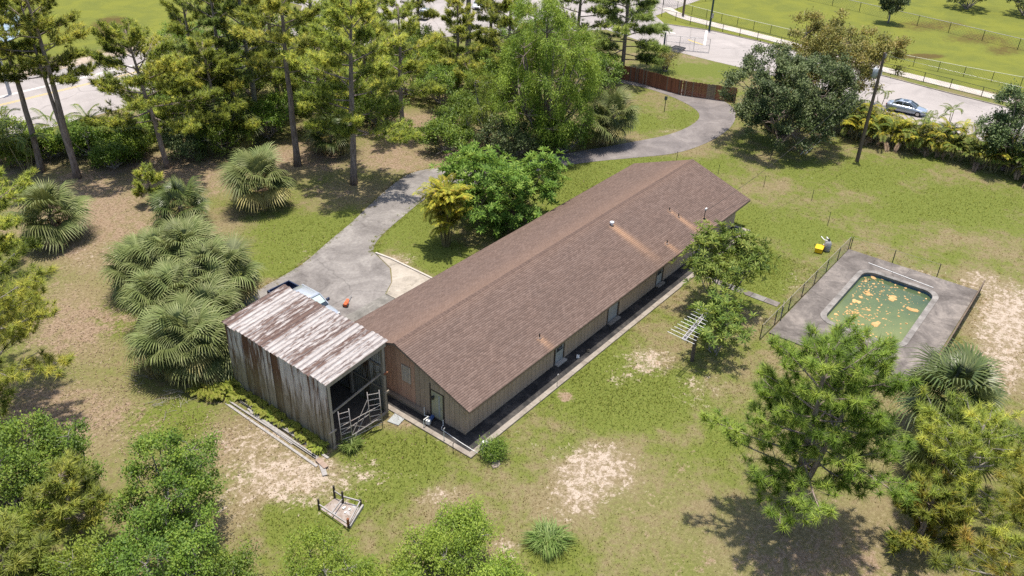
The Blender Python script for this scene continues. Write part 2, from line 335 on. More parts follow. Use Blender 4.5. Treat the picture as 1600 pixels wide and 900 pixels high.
for y in (77.2, 77.55): mk.box(-60, 46, y-.07, y+.07, .02, .026)
mk.bar((88.6,32.8,.022), (87.6,29.6,.022), .3, .008)
tag(mk.build('road_centre_line', M_yellow), kind='structure')
M_verge = concrete('road_edge_path', (.28,.22,.165), (.36,.29,.225), (.42,.35,.285), .3, 5)
poly_sheet('roadside_path', [(-80, 85.2), (60, 85.2), (60, 87.9), (-80, 87.9)], .05, M_verge)
t = NT('pond_water'); M_pond = t.finish((.32,.40,.46), .12, 0, t.noise(t.coord('World'), 2.5, 3), .1, .02, spec=.6)
poly_sheet('pond', smooth([(-60,96),(0,97),(20,101),(25,108),(29,118),(27,135),(0,150),(-60,150),(-60,96)], 2), .02, M_pond)
# concrete walk to the pool
for i in range(5):
    tag(MB().box(26.02+.03, 26.75, -3.0-(i+1)*1.1+.01, -3.0-i*1.1-.02, -.05, .05).build('path_slab', M_apron2 if i % 2 else M_deck), kind='structure')

# grass blades standing in the lawn (one mass)
def scatter(n, x0, x1, y0, y1): return np.stack([rs.uniform(x0, x1, n), rs.uniform(y0, y1, n)], 1)
P = np.concatenate([scatter(210000, -14, 34, -30, 14), scatter(80000, 30, 72, -26, 26), scatter(60000, -12, 40, 14, 48)])
mk_ = masks(P); grow = np.clip(.55+mk_['lush']*.6-mk_['litter']*.75-mk_['sand']*.45, .05, 1)
keep = rs.rand(len(P)) < grow
def inrect(P, x0, x1, y0, y1): return (P[:,0] > x0) & (P[:,0] < x1) & (P[:,1] > y0) & (P[:,1] < y1)
for r in ((-1.5, 36.4, -1.8, 11.8), (22, 39, -20, -9.2), (-5.9, -1.2, 5, 14.4), (2, 12, 11, 20), (25.9, 26.9, -8.5, -3)): keep &= ~inrect(P, *r)
def inpoly(P, poly):
    c = np.zeros(len(P), bool)
    for (xa, ya), (xb, yb) in zip(poly, poly[1:]+poly[:1]):
        if ya != yb: c ^= ((P[:,1] < ya) != (P[:,1] < yb)) & (P[:,0] < (xb-xa)*(P[:,1]-ya)/(yb-ya)+xa)
    return c
keep &= ~inpoly(P, drv) & ~inpoly(P, smooth(up_, 2)+smooth(dn_, 2)[::-1]) & (P[:,0]*.9+P[:,1]*.02 < 68)
P = P[keep]; mk_ = {k: v[keep] for k, v in mk_.items()}; n = len(P)
hgt = (.05+.09*rs.rand(n)**2)*(1+.6*mk_['lush']); a = rs.rand(n)*6.283; w = .022+.02*rs.rand(n)
dx, dy = np.cos(a), np.sin(a); ln = rs.uniform(-.8, .8, (2, n))*hgt
V = np.empty((n, 3, 3)); V[:,0] = np.stack([P[:,0]-dx*w, P[:,1]-dy*w, np.zeros(n)], 1); V[:,1] = np.stack([P[:,0]+dx*w, P[:,1]+dy*w, np.zeros(n)], 1)
V[:,2] = np.stack([P[:,0]+ln[0], P[:,1]+ln[1], hgt], 1)
t = NT('grass_blades'); c, _, _ = ground_col(t, t.coord('World')); hs = t.n('ShaderNodeHueSaturation'); t.l(c, hs.inputs['Color'])
t.val(hs.inputs['Value'], t.math('MULTIPLY_ADD', t.island(), .35, 1.32)); M_grass = t.finish(hs.outputs[0], .7, spec=.1, trans=.5, soft=.75)
o = bpy.data.objects.new('lawn_grass', np_mesh('lawn_grass', V.reshape(-1, 3), np.arange(3*n).reshape(-1, 3), M_grass, {k: np.repeat(v, 3) for k, v in mk_.items()})); link(o)
tag(o, 'short patchy green and tan grass covering the yard around the house', kind='stuff')

# fallen leaves and needles on the litter, weeds along the edges (one mass each)
def flecks(name, label, P, zr, size, mat, rs_, up=.6):
    n = len(P); a = rs_.rand(n)*6.283; L = size*rs_.uniform(.5, 1.3, n); w = L*rs_.uniform(.18, .5, n); d = np.stack([np.cos(a), np.sin(a)], 1); z = zr*rs_.rand(n)+.012; tl_ = rs_.uniform(-.3, .5, n)*L
    V = np.empty((n, 4, 3)); V[:,0,:2] = P; V[:,0,2] = z; m_ = P+d*(L*.5)[:,None]; sd = np.stack([-d[:,1], d[:,0]], 1)*(w/2)[:,None]
    V[:,1,:2] = m_+sd; V[:,3,:2] = m_-sd; V[:,1,2] = V[:,3,2] = z+np.abs(tl_)*.5+.01; V[:,2,:2] = P+d*L[:,None]; V[:,2,2] = z+np.abs(tl_)
    o = bpy.data.objects.new(name, np_mesh(name, V.reshape(-1, 3), np.arange(4*n).reshape(-1, 4), mat)); link(o); return tag(o, label, kind='stuff')
t = NT('dead_leaf_litter'); M_deadleaf = t.finish(t.ramp(t.island(), [(.1, (.1,.065,.04)), (.45, (.2,.135,.085)), (.75, (.3,.22,.15)), (.95, (.38,.3,.23))]), .8, spec=.15)
PL = np.concatenate([scatter(60000, -14, 40, 10, 60), scatter(26000, -22, 2, 0, 30), scatter(9000, 34, 66, 12, 34)])
ml = masks(PL); pr = np.clip(ml['litter']*.75+ml['sand']*.12+.03, 0, 1); kp = (rs.rand(len(PL)) < pr) & ~inpoly(PL, drv) & ~inrect(PL, -1.5, 36.4, -1.8, 11.8) & ~inrect(PL, 22, 39, -20, -9.2)
flecks('fallen_leaves', 'scattered dead leaves and needle litter under the trees', PL[kp], .02, .12, M_deadleaf, rs)

# ------------------------------------------------------------------ house
HW, HX, OX, OY, ZE, RISE = 10.507, 36.15, .407, .706, 2.47, 2.10
XR0, XR1 = -OX, 37.2; YM = HW/2; KS = RISE/(YM+OY)
def roof_z(y): return ZE + KS*((y+OY) if y <= YM else (HW+OY-y))
M_siding = noisy('painted_siding', (.36,.27,.195), (.47,.36,.27), 1.6, .75, .15, (2.5, 2.5, .5), var=.06)
M_sidingp = noisy('pinkish_siding', (.48,.28,.19), (.59,.37,.26), 1.6, .75, .15, (2.5, 2.5, .5), var=.08)
M_trim = noisy('dark_trim', (.07,.05,.04), (.11,.085,.07), 4, .7, .1, var=.1)
M_fascia = noisy('fascia_board', (.16,.115,.085), (.24,.18,.135), 3, .7, .1, var=.05)
M_soffit = noisy('soffit', (.3,.24,.18), (.38,.31,.24), 2, .8, .1, var=0)
M_doorg = noisy('pale_green_door', (.38,.36,.24), (.46,.43,.3), 2, .6, .05, var=0)
M_doorw = noisy('white_door', (.32,.335,.335), (.4,.41,.4), 2, .5, .03, var=0)
M_pvc = noisy('white_plastic_pipe', (.66,.66,.65), (.78,.78,.77), 5, .45, 0, var=0)
M_black = noisy('black_metal', (.02,.02,.02), (.05,.045,.04), 6, .55, .05, var=.1)
M_rust = noisy('rusty_iron', (.14,.05,.025), (.28,.12,.06), 7, .85, .2, var=.1)
M_steel = noisy('grey_metal', (.3,.3,.31), (.48,.48,.49), 6, .42, .05, metal=.6, var=.1)
t = NT('window_glass'); M_glass = t.finish((.03,.04,.045), .06, 0, None, spec=.6)
house = thing('house', 'long low tan house with a brown shingle gable roof', 'house', (0, 0, 0))
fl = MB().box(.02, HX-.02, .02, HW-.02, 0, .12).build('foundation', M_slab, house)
# inner wall core, then every siding board proud of it
core = MB()
core.box(.03, HX-.03, .03, .09, .12, 2.66); core.box(.03, HX-.03, HW-.09, HW-.03, .12, 2.66)
for x in (.03, HX-.09):
    core.add([(x,.09,.12),(x,HW-.09,.12),(x,HW-.09,roof_z(HW-.09)-.1),(x,YM,roof_z(YM)-.1),(x,.09,roof_z(.09)-.1),
              (x+.06,.09,.12),(x+.06,HW-.09,.12),(x+.06,HW-.09,roof_z(HW-.09)-.1),(x+.06,YM,roof_z(YM)-.1),(x+.06,.09,roof_z(.09)-.1)],
             [(0,4,3,2,1),(5,6,7,8,9),(0,1,6,5),(1,2,7,6),(2,3,8,7),(3,4,9,8),(4,0,5,9)])
core.build('wall', M_trim, house)
BWD = .407; nb = int(round(HX/BWD)); bw = HX/nb
board_me = MB().box(.012, bw-.012, -.028, .026, .12, 2.665).mesh('siding_board', M_siding)
doors_r = [(9.05, 10.1), (15.5, 16.9), (22.4, 23.4), (29.2, 30.2)]
for i in range(nb):
    x = i*bw; hit = [d for d in doors_r if x+bw > d[0]+.02 and x < d[1]-.02]
    if not hit: inst('siding_board', board_me, house, (x, 0, 0))
    else:
        MB().box(x+.012, x+bw-.012, -.028, .026, 2.2, 2.665).build('siding_board', M_siding, house)
    inst('siding_board', board_me, house, (x, HW, 0), (0, 0, 0))
ng = 26; gw = HW/ng
for xs, sgn in ((0, 1), (HX, -1)):
    for i in range(ng):
        y0, y1 = i*gw+.012, (i+1)*gw-.012
        if xs == 0 and 1.75 < (y0+y1)/2 < 2.75: zb = 2.2
        else: zb = .12
        za, zc = roof_z(y0)-.12, roof_z(y1)-.12
        a, b = (-.028, .026) if sgn > 0 else (HX-.026, HX+.028)
        b_ = MB()
        if y0 < YM < y1:
            zt = roof_z(YM)-.12
            b_.add([(a,y0,zb),(a,y1,zb),(a,y1,zc),(a,YM,zt),(a,y0,za),(b,y0,zb),(b,y1,zb),(b,y1,zc),(b,YM,zt),(b,y0,za)],
                   [(0,4,3,2,1),(5,6,7,8,9),(0,1,6,5),(1,2,7,6),(2,3,8,7),(3,4,9,8),(4,0,5,9)])
        else:
            b_.add([(a,y0,zb),(a,y1,zb),(a,y1,zc),(a,y0,za),(b,y0,zb),(b,y1,zb),(b,y1,zc),(b,y0,za)],
                   [(0,3,2,1),(4,5,6,7),(0,1,5,4),(1,2,6,5),(2,3,7,6),(3,0,4,7)])
        b_.build('siding_board', M_sidingp if (xs == 0 and y0 > 3.6 and y0 < 9) and (i % 3 or y0 > 4.4) else M_siding, house)
MB().box(-.045, -.03, -.03, .07, .12, 2.6).box(-.03, .07, -.045, -.03, .12, 2.6).build('corner_board', M_siding, house)
# gable door with its dark frame, long side doors
d = MB().box(-.02, .03, 1.8, 2.7, .12, 2.12).build('door', M_doorg, house)
MB().box(-.035, -.022, 1.98, 2.12, .35, 1.95).build('pane', M_doorw, d); MB().box(-.034, -.022, 2.2, 2.6, 1.3, 1.9).build('panel', M_doorg, d)
MB().tube([(-.02, 1.9, 1.05), (-.09, 1.9, 1.05)], .03).build('handle', M_steel, d)
MB().box(-.06, -.03, 2.72, 2.8, .12, 2.62).build('door_post', M_trim, house); MB().box(-.055, -.03, 1.72, 2.72, 2.13, 2.19).build('door_header', M_trim, house)
for k, (a, b) in enumerate(doors_r):
    wht = (k != 1)
    d = MB().box(a+.06, b-.06, -.005, .04, .14, 2.12).build('door', M_doorw if wht else noisy('grey_door', (.3,.31,.31), (.38,.39,.39), 2, .6, .03, var=0), house)
    if wht: MB().box(a+.2, b-.2, -.012, -.004, 1.0, 1.95).build('pane', M_glass, d)
    MB().tube([(b-.16, -.005, 1.05), (b-.16, -.07, 1.05)], .03).build('handle', M_steel, d)
    MB().box(a-.04, a+.06, -.05, .03, .12, 2.2).box(b-.06, b+.04, -.05, .03, .12, 2.2).build('door_frame', M_trim, house)
    MB().box(a+.0, b-.0, -.35, -.05, .1, .2).build('door_step', M_walk if k == 0 else M_kerb, house)
# louvred shutter in the gable
sh = MB().box(-.05, -.03, 4.35, 5.15, 1.65, 2.95).build('shutter', noisy('shutter_back', (.3,.22,.16), (.36,.27,.2), 3, .7, 0, var=0), house)
for i in range(6): MB().box(-.085, -.05, 4.4+i*.125, 4.49+i*.125, 1.7, 2.9).build('slat', noisy('shutter_slat', (.5,.42,.34), (.6,.52,.44), 3, .7, .1, var=.1) if i == 0 else bpy.data.materials['shutter_slat'], sh)
# wall lamp beside the door
lp = MB().tube([(-.03, 2.45, 1.75), (-.16, 2.45, 1.75)], .03, 8).tube([(-.16, 2.45, 1.86), (-.16, 2.45, 1.8), (-.16, 2.45, 1.6)], [.05, .1, .08], 8).build('wall_lamp', M_black, house)
# timber rail along the gable foot
MB().box(-.36, -.04, 3.0, 10.2, .1, .3).build('wall_base', noisy('base_timber', (.2,.16,.12), (.3,.25,.19), 2, .8, .2, (1,.2,1), var=0), house)
# roof: deck, soffit, fascia, shingles, ridge
rd = MB()
for s in (0, 1):
    Y = (lambda y: y) if s == 0 else (lambda y: HW-y)
    a, b = -OY, YM
    za, zb = ZE, ZE+RISE
    rd.add([(XR0,Y(a),za),(XR1,Y(a),za),(XR1,Y(b),zb),(XR0,Y(b),zb),(XR0,Y(a),za-.09),(XR1,Y(a),za-.09),(XR1,Y(b),zb-.09),(XR0,Y(b),zb-.09)],
           [(0,1,2,3),(7,6,5,4),(0,4,5,1),(1,5,6,2),(3,7,4,0)] if s == 0 else [(3,2,1,0),(4,5,6,7),(1,5,4,0),(2,6,5,1),(0,4,7,3)])
roof = rd.build('roof', M_soffit, house)
fb = MB()
for Y in (-OY-.022, HW+OY): fb.box(XR0, XR1, Y, Y+.022, ZE-.17, ZE+.0)
for X in (XR0-.024, XR1):
    for s in (0, 1):
        Y = (lambda y: y) if s == 0 else (lambda y: HW-y)
        vs = [(X,Y(-OY-.02),ZE-.17),(X,Y(YM),ZE+RISE-.17),(X,Y(YM),ZE+RISE-.005),(X,Y(-OY-.02),ZE-.005)]
        vs += [(p[0]+.024, p[1], p[2]) for p in vs]
        fs = [(0,3,2,1),(4,5,6,7),(0,1,5,4),(2,3,7,6),(3,0,4,7)]
        fb.add(vs, fs if s == 1 else [f[::-1] for f in fs])
fb.build('fascia', M_fascia, roof)
# shingle tabs (one mass on the roof): wedge tabs in staggered courses
SL = math.hypot(YM+OY, RISE); nc = 43; ex = SL/nc; tw = .305
cy_, cz_ = (YM+OY)/SL, RISE/SL
vx, fx, tn, wr = [], [], [], []
srnd = np.random.RandomState(3)
for s in (0, 1):
    for ci in range(nc):
        d0 = ci*ex - (.02 if ci == 0 else 0); d1 = (ci+1)*ex+.004; off = (ci % 2)*tw/2 + srnd.uniform(-.01, .01); crs = srnd.uniform(-.12, .12)
        x = XR0-.03-off
        while x < XR1+.03:
            xa, xb = max(x+.003, XR0-.03), min(x+tw-.003, XR1+.03); x += tw
            if xb-xa < .03: continue
            j = srnd.uniform(-.008, .008); lift = .011+srnd.uniform(0, .005)
            n = len(vx)
            for (dd, hh) in ((d0+j, lift), (d0+j, .001), (d1, .0025)):
                y = -OY + dd*cy_ - hh*cz_; z = ZE + dd*cz_ + hh*cy_
                if s: y = HW-y
                vx += [(xa, y, z), (xb, y, z)]
            q = [(n, n+1, n+5, n+4), (n+2, n+3, n+1, n), (n+2, n, n+4, n+4), (n+3, n+5, n+1, n+1)]
            q = [(n, n+1, n+5, n+4), (n+2, n+3, n+1, n)]
            if s: q = [f[::-1] for f in q]
            fx += q; tn += [srnd.rand()*.5+crs*.7+.25]*6
vx = np.array(vx)
# rust streaks below vents and the pale weathered band along the ridge
streak = np.zeros(len(vx)); ridge = np.zeros(len(vx))
VENTS = [(22.04,4.16,4.18), (28.39,1.70,3.32), (24.44,0.47,2.88), (7.75,0.38,2.85), (30.39,0.33,2.84), (28.37,2.56,3.62)]
for (px, py, pz), L, w in zip(VENTS, (4.2, 3.0, 1.3, 1.2, 1.1, .9), (.3, .22, .17, .16, .16, .14)):
    dy = py - vx[:,1]; ok = (vx[:,1] < YM) & (dy > -.1); u = np.clip(dy/L, 0, 1.5)
    streak = np.maximum(streak, ok*np.exp(-((vx[:,0]-px)/(w*(1+u*.8)))**2)*np.clip(1.15-u, 0, 1))
dr = np.abs(vx[:,1]-YM); ridge = np.where(vx[:,1] > YM, np.exp(-(dr/1.6)**2), .55*np.exp(-(dr/.55)**2))
t = NT('brown_shingles'); co = t.coord('Object'); a = t.noise(co, .32, 5, .65, .5); f2 = t.noise(co, 30, 4, .7); f3 = t.noise(t.coord('Object', (.5, 3, 3)), 1.2, 4, .6)
c = t.ramp(t.math('MULTIPLY_ADD', t.attr('tint'), .5, t.math('MULTIPLY', f2, .5)), [(.2, (.12,.082,.068)), (.5, (.19,.132,.11)), (.8, (.26,.187,.158))])
c = t.mix(t.ramp(t.math('MULTIPLY_ADD', f3, .5, t.math('MULTIPLY', a, .5)), [(.42, 0.0), (.62, .22)]), c, (.105,.083,.076))
c = t.mix(t.math('MULTIPLY', t.attr('ridge'), .5), c, (.27,.175,.13))
c = t.mix(t.math('MULTIPLY', t.attr('streak'), t.math('MULTIPLY_ADD', f2, .5, .45)), c, (.55,.33,.2))
M_shingle = t.finish(c, .92, 0, f2, .4, .01, spec=.12)
so_ = bpy.data.objects.new('shingles', np_mesh('shingles', vx, np.array(fx), M_shingle, dict(tint=tn, streak=streak, ridge=ridge))); link(so_, roof); so_['kind'] = 'stuff'
rc = MB(); x = XR0-.03
while x < XR1:
    x1 = min(x+.3, XR1+.03)
    rc.add([(x,YM-.15,ZE+RISE-.052+.028),(x,YM,ZE+RISE+.034),(x,YM+.15,ZE+RISE-.052+.028),(x1,YM-.15,ZE+RISE-.052+.018),(x1,YM,ZE+RISE+.022),(x1,YM+.15,ZE+RISE-.052+.018)],
           [(0,1,4,3),(1,2,5,4),(0,3,4,1)]); x += .3
rc.f = [f for k, f in enumerate(rc.f) if k % 3 != 2]
rc.build('ridge_cap', noisy('ridge_shingle', (.095,.062,.05), (.16,.108,.088), 6, .9, .2, var=0), roof)  # cap colour darkened to stand in for a shadow line along the ridge
def on_roof(px, py): return (px, py, roof_z(py)+.012)
v0 = VENTS[0]; b = on_roof(v0[0], v0[1])
vt = MB().tube([b, (b[0], b[1], b[2]+.16)], .1, 12).tube([(b[0],b[1],b[2]+.14), (b[0],b[1],b[2]+.2), (b[0],b[1],b[2]+.3), (b[0],b[1],b[2]+.34)], [.13,.19,.16,.05], 14).build('roof_vent', noisy('vent_cap', (.68,.7,.74), (.78,.8,.83), 4, .35, 0, metal=.2, var=0), roof, smooth=True)
M_flash = noisy('lead_flashing', (.16,.11,.09), (.26,.2,.17), 5, .7, .1, var=.1)
for p, h in ((VENTS[1], .3), (VENTS[2], .3), (VENTS[3], .33), (VENTS[5], .26)):
    b = on_roof(p[0], p[1])
    vp = MB().tube([(b[0],b[1],b[2]-.02), (b[0],b[1],b[2]+h)], .045, 10).build('vent_pipe', M_black, roof)
    MB().tube([(b[0],b[1]-.01,b[2]), (b[0],b[1],b[2]+.07)], [.13, .055], 10).build('flashing', M_flash, vp)
b = on_roof(VENTS[4][0], VENTS[4][1])
ms = MB().tube([(b[0],b[1],b[2]-.05), (b[0],b[1],b[2]+.82)], .035, 10).tube([(b[0],b[1],b[2]), (b[0],b[1],b[2]+.09)], [.15,.06], 10).build('service_mast', M_black, roof)
MB().tube([(b[0],b[1],b[2]+.8), (b[0]+.02,b[1],b[2]+.9), (b[0]+.12,b[1]-.03,b[2]+.93), (b[0]+.17,b[1]-.05,b[2]+.86)], [.06,.08,.07,.05], 8).build('weather_head', M_pvc, ms)
MAST = (b[0], b[1], b[2]+.7)

# raised walk round the house: dark stained slab with a paler edge
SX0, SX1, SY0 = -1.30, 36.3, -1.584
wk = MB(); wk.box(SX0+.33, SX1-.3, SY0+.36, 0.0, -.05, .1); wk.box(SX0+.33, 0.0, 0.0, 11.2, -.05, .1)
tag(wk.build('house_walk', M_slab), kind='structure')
for i in range(25):                                   # edge kerb cast in lengths
    a = SX0+i*(SX1-SX0)/25; e = SX0+(i+1)*(SX1-SX0)/25
    tag(MB().box(a+.006, e-.006, SY0, SY0+.36, -.05, .106+.004*(i % 3)).build('walk_edge', M_kerb), kind='structure')
for i in range(8):
    a = SY0+.36+i*1.4
    tag(MB().box(SX0, SX0+.33, a+.006, a+1.394, -.05, .106+.004*(i % 2)).build('walk_edge', M_kerb), kind='structure')
tag(MB().box(SX1-.3, SX1, SY0+.366, 0, -.05, .11).build('walk_edge', M_kerb), kind='structure')

# ------------------------------------------------------------------ barn (tall open shed)
BX0, BX1, BY0, BY1, ZL, ZR = -5.84, -1.42, 5.07, 14.33, 4.90, 5.33
def metal(name, base1, base2, rust, axis, green=0.0, amt=.5):
    """weathered corrugated sheet: streaks along the sheet's length"""
    st = {'x': (.75, 4.2, 3.2), 'z': (3.2, 3.2, .35)}[axis]
    t = NT(name); co = t.coord('World', st); r = t.rand()
    off = t.n('ShaderNodeVectorMath', operation='ADD'); cmb = t.n('ShaderNodeCombineXYZ'); t.val(cmb.inputs[1], t.math('MULTIPLY', r, 40)); t.val(cmb.inputs[0], t.math('MULTIPLY', r, 23))
    t.l(co, off.inputs[0]); t.l(cmb.outputs[0], off.inputs[1]); co = off.outputs[0]
    a = t.noise(co, 1.5 if axis == 'x' else .9, 6, .7, .4); b = t.noise(co, 3.5, 5, .7)
    c = t.ramp(b, [(.3, base1), (.6, base2)])
    f = t.math('MULTIPLY_ADD', a, .8, t.math('MULTIPLY_ADD', b, .3, t.math('MULTIPLY', t.math('SUBTRACT', r, .5), .2)))
    c = t.mix(t.ramp(f, [(.62-amt*.12, 0.0), (.73-amt*.12, 1.0)]), c, t.mix(b, rust, (.06,.035,.03)))
    if green:
        g_ = t.n('ShaderNodeNewGeometry').outputs['Position']; sep = t.n('ShaderNodeSeparateXYZ'); t.l(g_, sep.inputs[0])
        gz = t.math('MULTIPLY_ADD', sep.outputs[2], -.24, t.math('MULTIPLY_ADD', a, 1.1, .62))
        c = t.mix(t.math('MULTIPLY', t.ramp(gz, [(.35, 0.0), (.75, 1.0)]), green), c, (.15,.135,.085))
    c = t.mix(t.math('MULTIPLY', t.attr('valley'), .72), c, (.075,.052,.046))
    return t.finish(c, .6, .25, b, .15, .01, spec=.35)
M_rsheet = metal('roof_sheet', (.245,.225,.22), (.385,.36,.355), (.13,.078,.062), 'x', amt=1.0)
M_wsheet = metal('wall_sheet', (.38,.355,.34), (.66,.63,.615), (.19,.085,.05), 'z', .7, .8)
M_wood = noisy('weathered_timber', (.26,.21,.16), (.44,.38,.31), 2, .85, .25, (1,1,.3), var=.15)
M_gwood = noisy('grey_boards', (.22,.205,.195), (.36,.34,.33), 3, .8, .25, (.3,2,2), var=.15)
barn = thing('barn', 'tall open fronted barn of rusty corrugated sheets beside the house', 'barn', (0, 0, 0))
def corr(L, wid, nr, d):
    """corrugated sheet: x = length, y = width"""
    v, f = [], []; n = nr*6
    for k in range(n+1):
        y = wid*k/n; z = d*(.5-.5*math.cos(2*math.pi*nr*k/n))**.7
        v += [(0, y, z), (L, y, z)]
        if k: i = 2*k; f.append((i-2, i-1, i+1, i))
    return v, f
slope = math.atan2(ZR-ZL, BX1-BX0); RL = math.hypot(BX1-BX0, ZR-ZL)+.42
ns = 14; wsh = (BY1-BY0+.3)/ns
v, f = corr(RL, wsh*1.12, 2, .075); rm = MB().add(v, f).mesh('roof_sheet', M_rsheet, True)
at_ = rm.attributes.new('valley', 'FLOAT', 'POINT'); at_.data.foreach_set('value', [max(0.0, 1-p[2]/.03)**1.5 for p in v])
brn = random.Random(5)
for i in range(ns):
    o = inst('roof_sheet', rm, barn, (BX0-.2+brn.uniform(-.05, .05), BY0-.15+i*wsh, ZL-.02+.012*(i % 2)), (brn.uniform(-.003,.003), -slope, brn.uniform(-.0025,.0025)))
nw = 13; ww = (BY1-BY0)/nw
v, f = corr(4.86, ww*1.05, 4, .03); wm = MB().add([(z, y, x) for x, y, z in v], f).mesh('wall_sheet', M_wsheet, True)
for i in range(nw): inst('wall_sheet', wm, barn, (BX0-.05+brn.uniform(-.012,.012), BY0+i*ww, .03+brn.uniform(-.03,.03)), (0, 0, brn.uniform(-.02,.02)))
for i in range(nw): inst('wall_sheet', wm, barn, (BX1+.02, BY0+i*ww, -.12), (0, 0, 0), (1, 1, 1.1))
for i in range(6): inst('wall_sheet', wm, barn, (BX0+(i+1)*.737, BY1+.02, -.1), (0, 0, rad(90)), (1, 1.03, 1.0+.014*i))
for X, zt in ((BX0+.02, ZL), (BX1-.2, ZR)):
    for k, Y in enumerate((BY0, 8.1, 11.2, BY1-.2)):
        MB().box(X, X+.18, Y, Y+.18, -.05, zt-.12).build('post', M_wood, barn)
def zroof(x): return ZL+(ZR-ZL)*(x-BX0)/(BX1-BX0)
MB().bar((BX0-.05, BY0-.05, ZL-.2), (BX1+.05, BY0-.05, ZR-.2), .06, .26).build('header_beam', M_wood, barn)
for Y in (8.2, 11.3, BY1-.3): MB().bar((BX0, Y, ZL-.16), (BX1, Y, ZR-.16), .06, .22).build('rafter', M_wood, barn)
for X in (BX0+.1, BX0+1.5, BX0+2.9, BX1-.1): MB().box(X-.04, X+.04, BY0-.02, BY1, zroof(X)-.07, zroof(X)-.03).build('purlin', M_wood, barn)
for z in (1.6, 3.3):
    MB().box(BX0+.0, BX0+.05, BY0+.2, BY1-.1, z, z+.12).build('girt', M_wood, barn); MB().box(BX1-.06, BX1-.01, BY0+.2, BY1-.1, z, z+.12).build('girt', M_wood, barn)
MB().box(BX1-.25, BX1+.1, BY0-.09, BY0-.01, 1.55, 1.7).build('rail', M_wood, barn); MB().box(BX1-.2, BX1+.1, BY0-.1, BY0-.02, 3.0, 3.1).build('rail', M_rust, barn)
MB().box(BX0-.25, BX0+.3, BY0-.09, BY0-.01, 1.3, 1.4).build('rail', M_wood, barn)
MB().bar((BX0+.2, BY0+.25, 2.35), (BX1-.2, BY0+.25, 2.95), .09).build('tie_rail', M_wood, barn)
MB().box(BX0-.02, BX1, BY0-.04, BY0+.06, -.05, .14).build('sill', M_wood, barn)
tag(MB().box(BX0+.05, BX1-.05, BY0+.1, BY1, -.05, .03).build('barn_floor', noisy('barn_dirt', (.09,.075,.06), (.16,.13,.1), 2, .95, .3, var=0, space='World')), kind='structure')
# stored odds and ends in the dark
st = thing('tarp_heap', 'dark heap under a tarp deep inside the open barn', 'tarp', (-4.2, 10.2, .03))
hv = MB(); 
for i in range(7):
    for j in range(7):
        u, w_ = i/6*2-1, j/6*2-1; hv.v.append((u*1.1, w_*1.6, max(0, 1.15*(1-u**4)*(1-w_**4)+brn.uniform(-.08,.08))*(0 if max(abs(u),abs(w_)) > .99 else 1)))
hv.f = [(i*7+j, i*7+j+7, i*7+j+8, i*7+j+1) for i in range(6) for j in range(6)]
hv.build('tarp', noisy('dark_tarp', (.03,.035,.035), (.08,.085,.08), 2, .6, .3, var=0), st, smooth=True)

# ------------------------------------------------------------------ scaffold leaning by the barn mouth
M_tube = noisy('scaffold_tube', (.22,.2,.19), (.42,.39,.37), 5, .45, .05, metal=.3, var=.08, c3=(.3,.17,.11))
sc_ = thing('scaffold', 'metal scaffold of two ladder frames and cross braces before the open barn', 'scaffold', (0, 0, 0))
F = [[(-5.45, 4.72), (-4.85, 4.5)], [(-3.35, 4.55), (-2.72, 4.22)]]
tops = [2.75, 2.95]
for k, ((xa, ya), (xb, yb)) in enumerate(F):
    fr = MB(); lean = .1
    A0, A1 = Vector((xa, ya, .02)), Vector((xa+.0, ya+lean, tops[k])); B0, B1 = Vector((xb, yb, .02)), Vector((xb, yb+lean, tops[k]-.05))
    fr.tube([A0, A1], .028, 8).tube([B0, B1], .028, 8); e = fr.build('end_frame', M_tube, sc_, smooth=True)
    for i in range(7):
        q = .1+i*.138; MB().tube([A0.lerp(A1, q), B0.lerp(B1, q)], .02, 6).build('rung', M_tube, e)
def br(a, b): MB().tube([a, b], .022, 6).build('brace', M_tube, sc_)
br((-4.85,4.55,.7), (-3.35,4.62,2.5)); br((-5.45,4.8,1.6), (-2.72,4.32,1.75)); br((-4.85,4.5,.75), (-2.72,4.25,.9)); br((-4.85,4.5,.25), (-3.35,4.6,1.85)); br((-5.45,4.75,1.15), (-3.35,4.62,1.3)); br((-4.85,4.6,1.45),(-3.35,4.6,.3)); br((-5.45,4.72,.45),(-2.72,4.24,.5))

# ------------------------------------------------------------------ vehicles
def loft(mb, secs):
    """secs: list of rings (same count)"""
    n = len(secs[0]); b = len(mb.v)
    for s in secs: mb.v += [tuple(p) for p in s]
    for i in range(len(secs)-1):
        for k in range(n):
            a = b+i*n+k; c = b+i*n+(k+1) % n; mb.f.append((a, c, c+n, a+n))
    mb.f.append(tuple(b+k for k in range(n))[::-1]); e = b+(len(secs)-1)*n; mb.f.append(tuple(e+k for k in range(n)))
    return mb
def ring(x, zl, zh, w, wt=None, zs=None):
    wt = wt if wt is not None else w*.86; zs = zs if zs is not None else zh-.16*(zh-zl)-.05
    half = [(w*.82, zl), (w*.97, zl+.1), (w, zl+(zs-zl)*.55), (w*.985, zs), (wt, zh-.015), (wt*.5, zh)]
    return [(x, -y, z) for y, z in half] + [(x, y, z) for y, z in half[::-1]]
def wheel(parent, x, y, r, side):
    ty = MB().tube([(x, y-.1, r), (x, y-.07, r), (x, y+.07, r), (x, y+.1, r)], [r*.93, r, r, r*.93], 18).build('wheel', M_tyre, parent)
    s = .102*side
    MB().tube([(x, y+s*.7, r), (x, y+s*1.06, r)], [r*.64, r*.6], 16).build('rim', M_rim, ty)
M_tyre = noisy('tyre_rubber', (.015,.015,.015), (.035,.033,.03), 8, .85, .1, var=0)
M_rim = noisy('alloy_rim', (.4,.4,.41), (.55,.55,.56), 6, .3, 0, metal=.7, var=0)
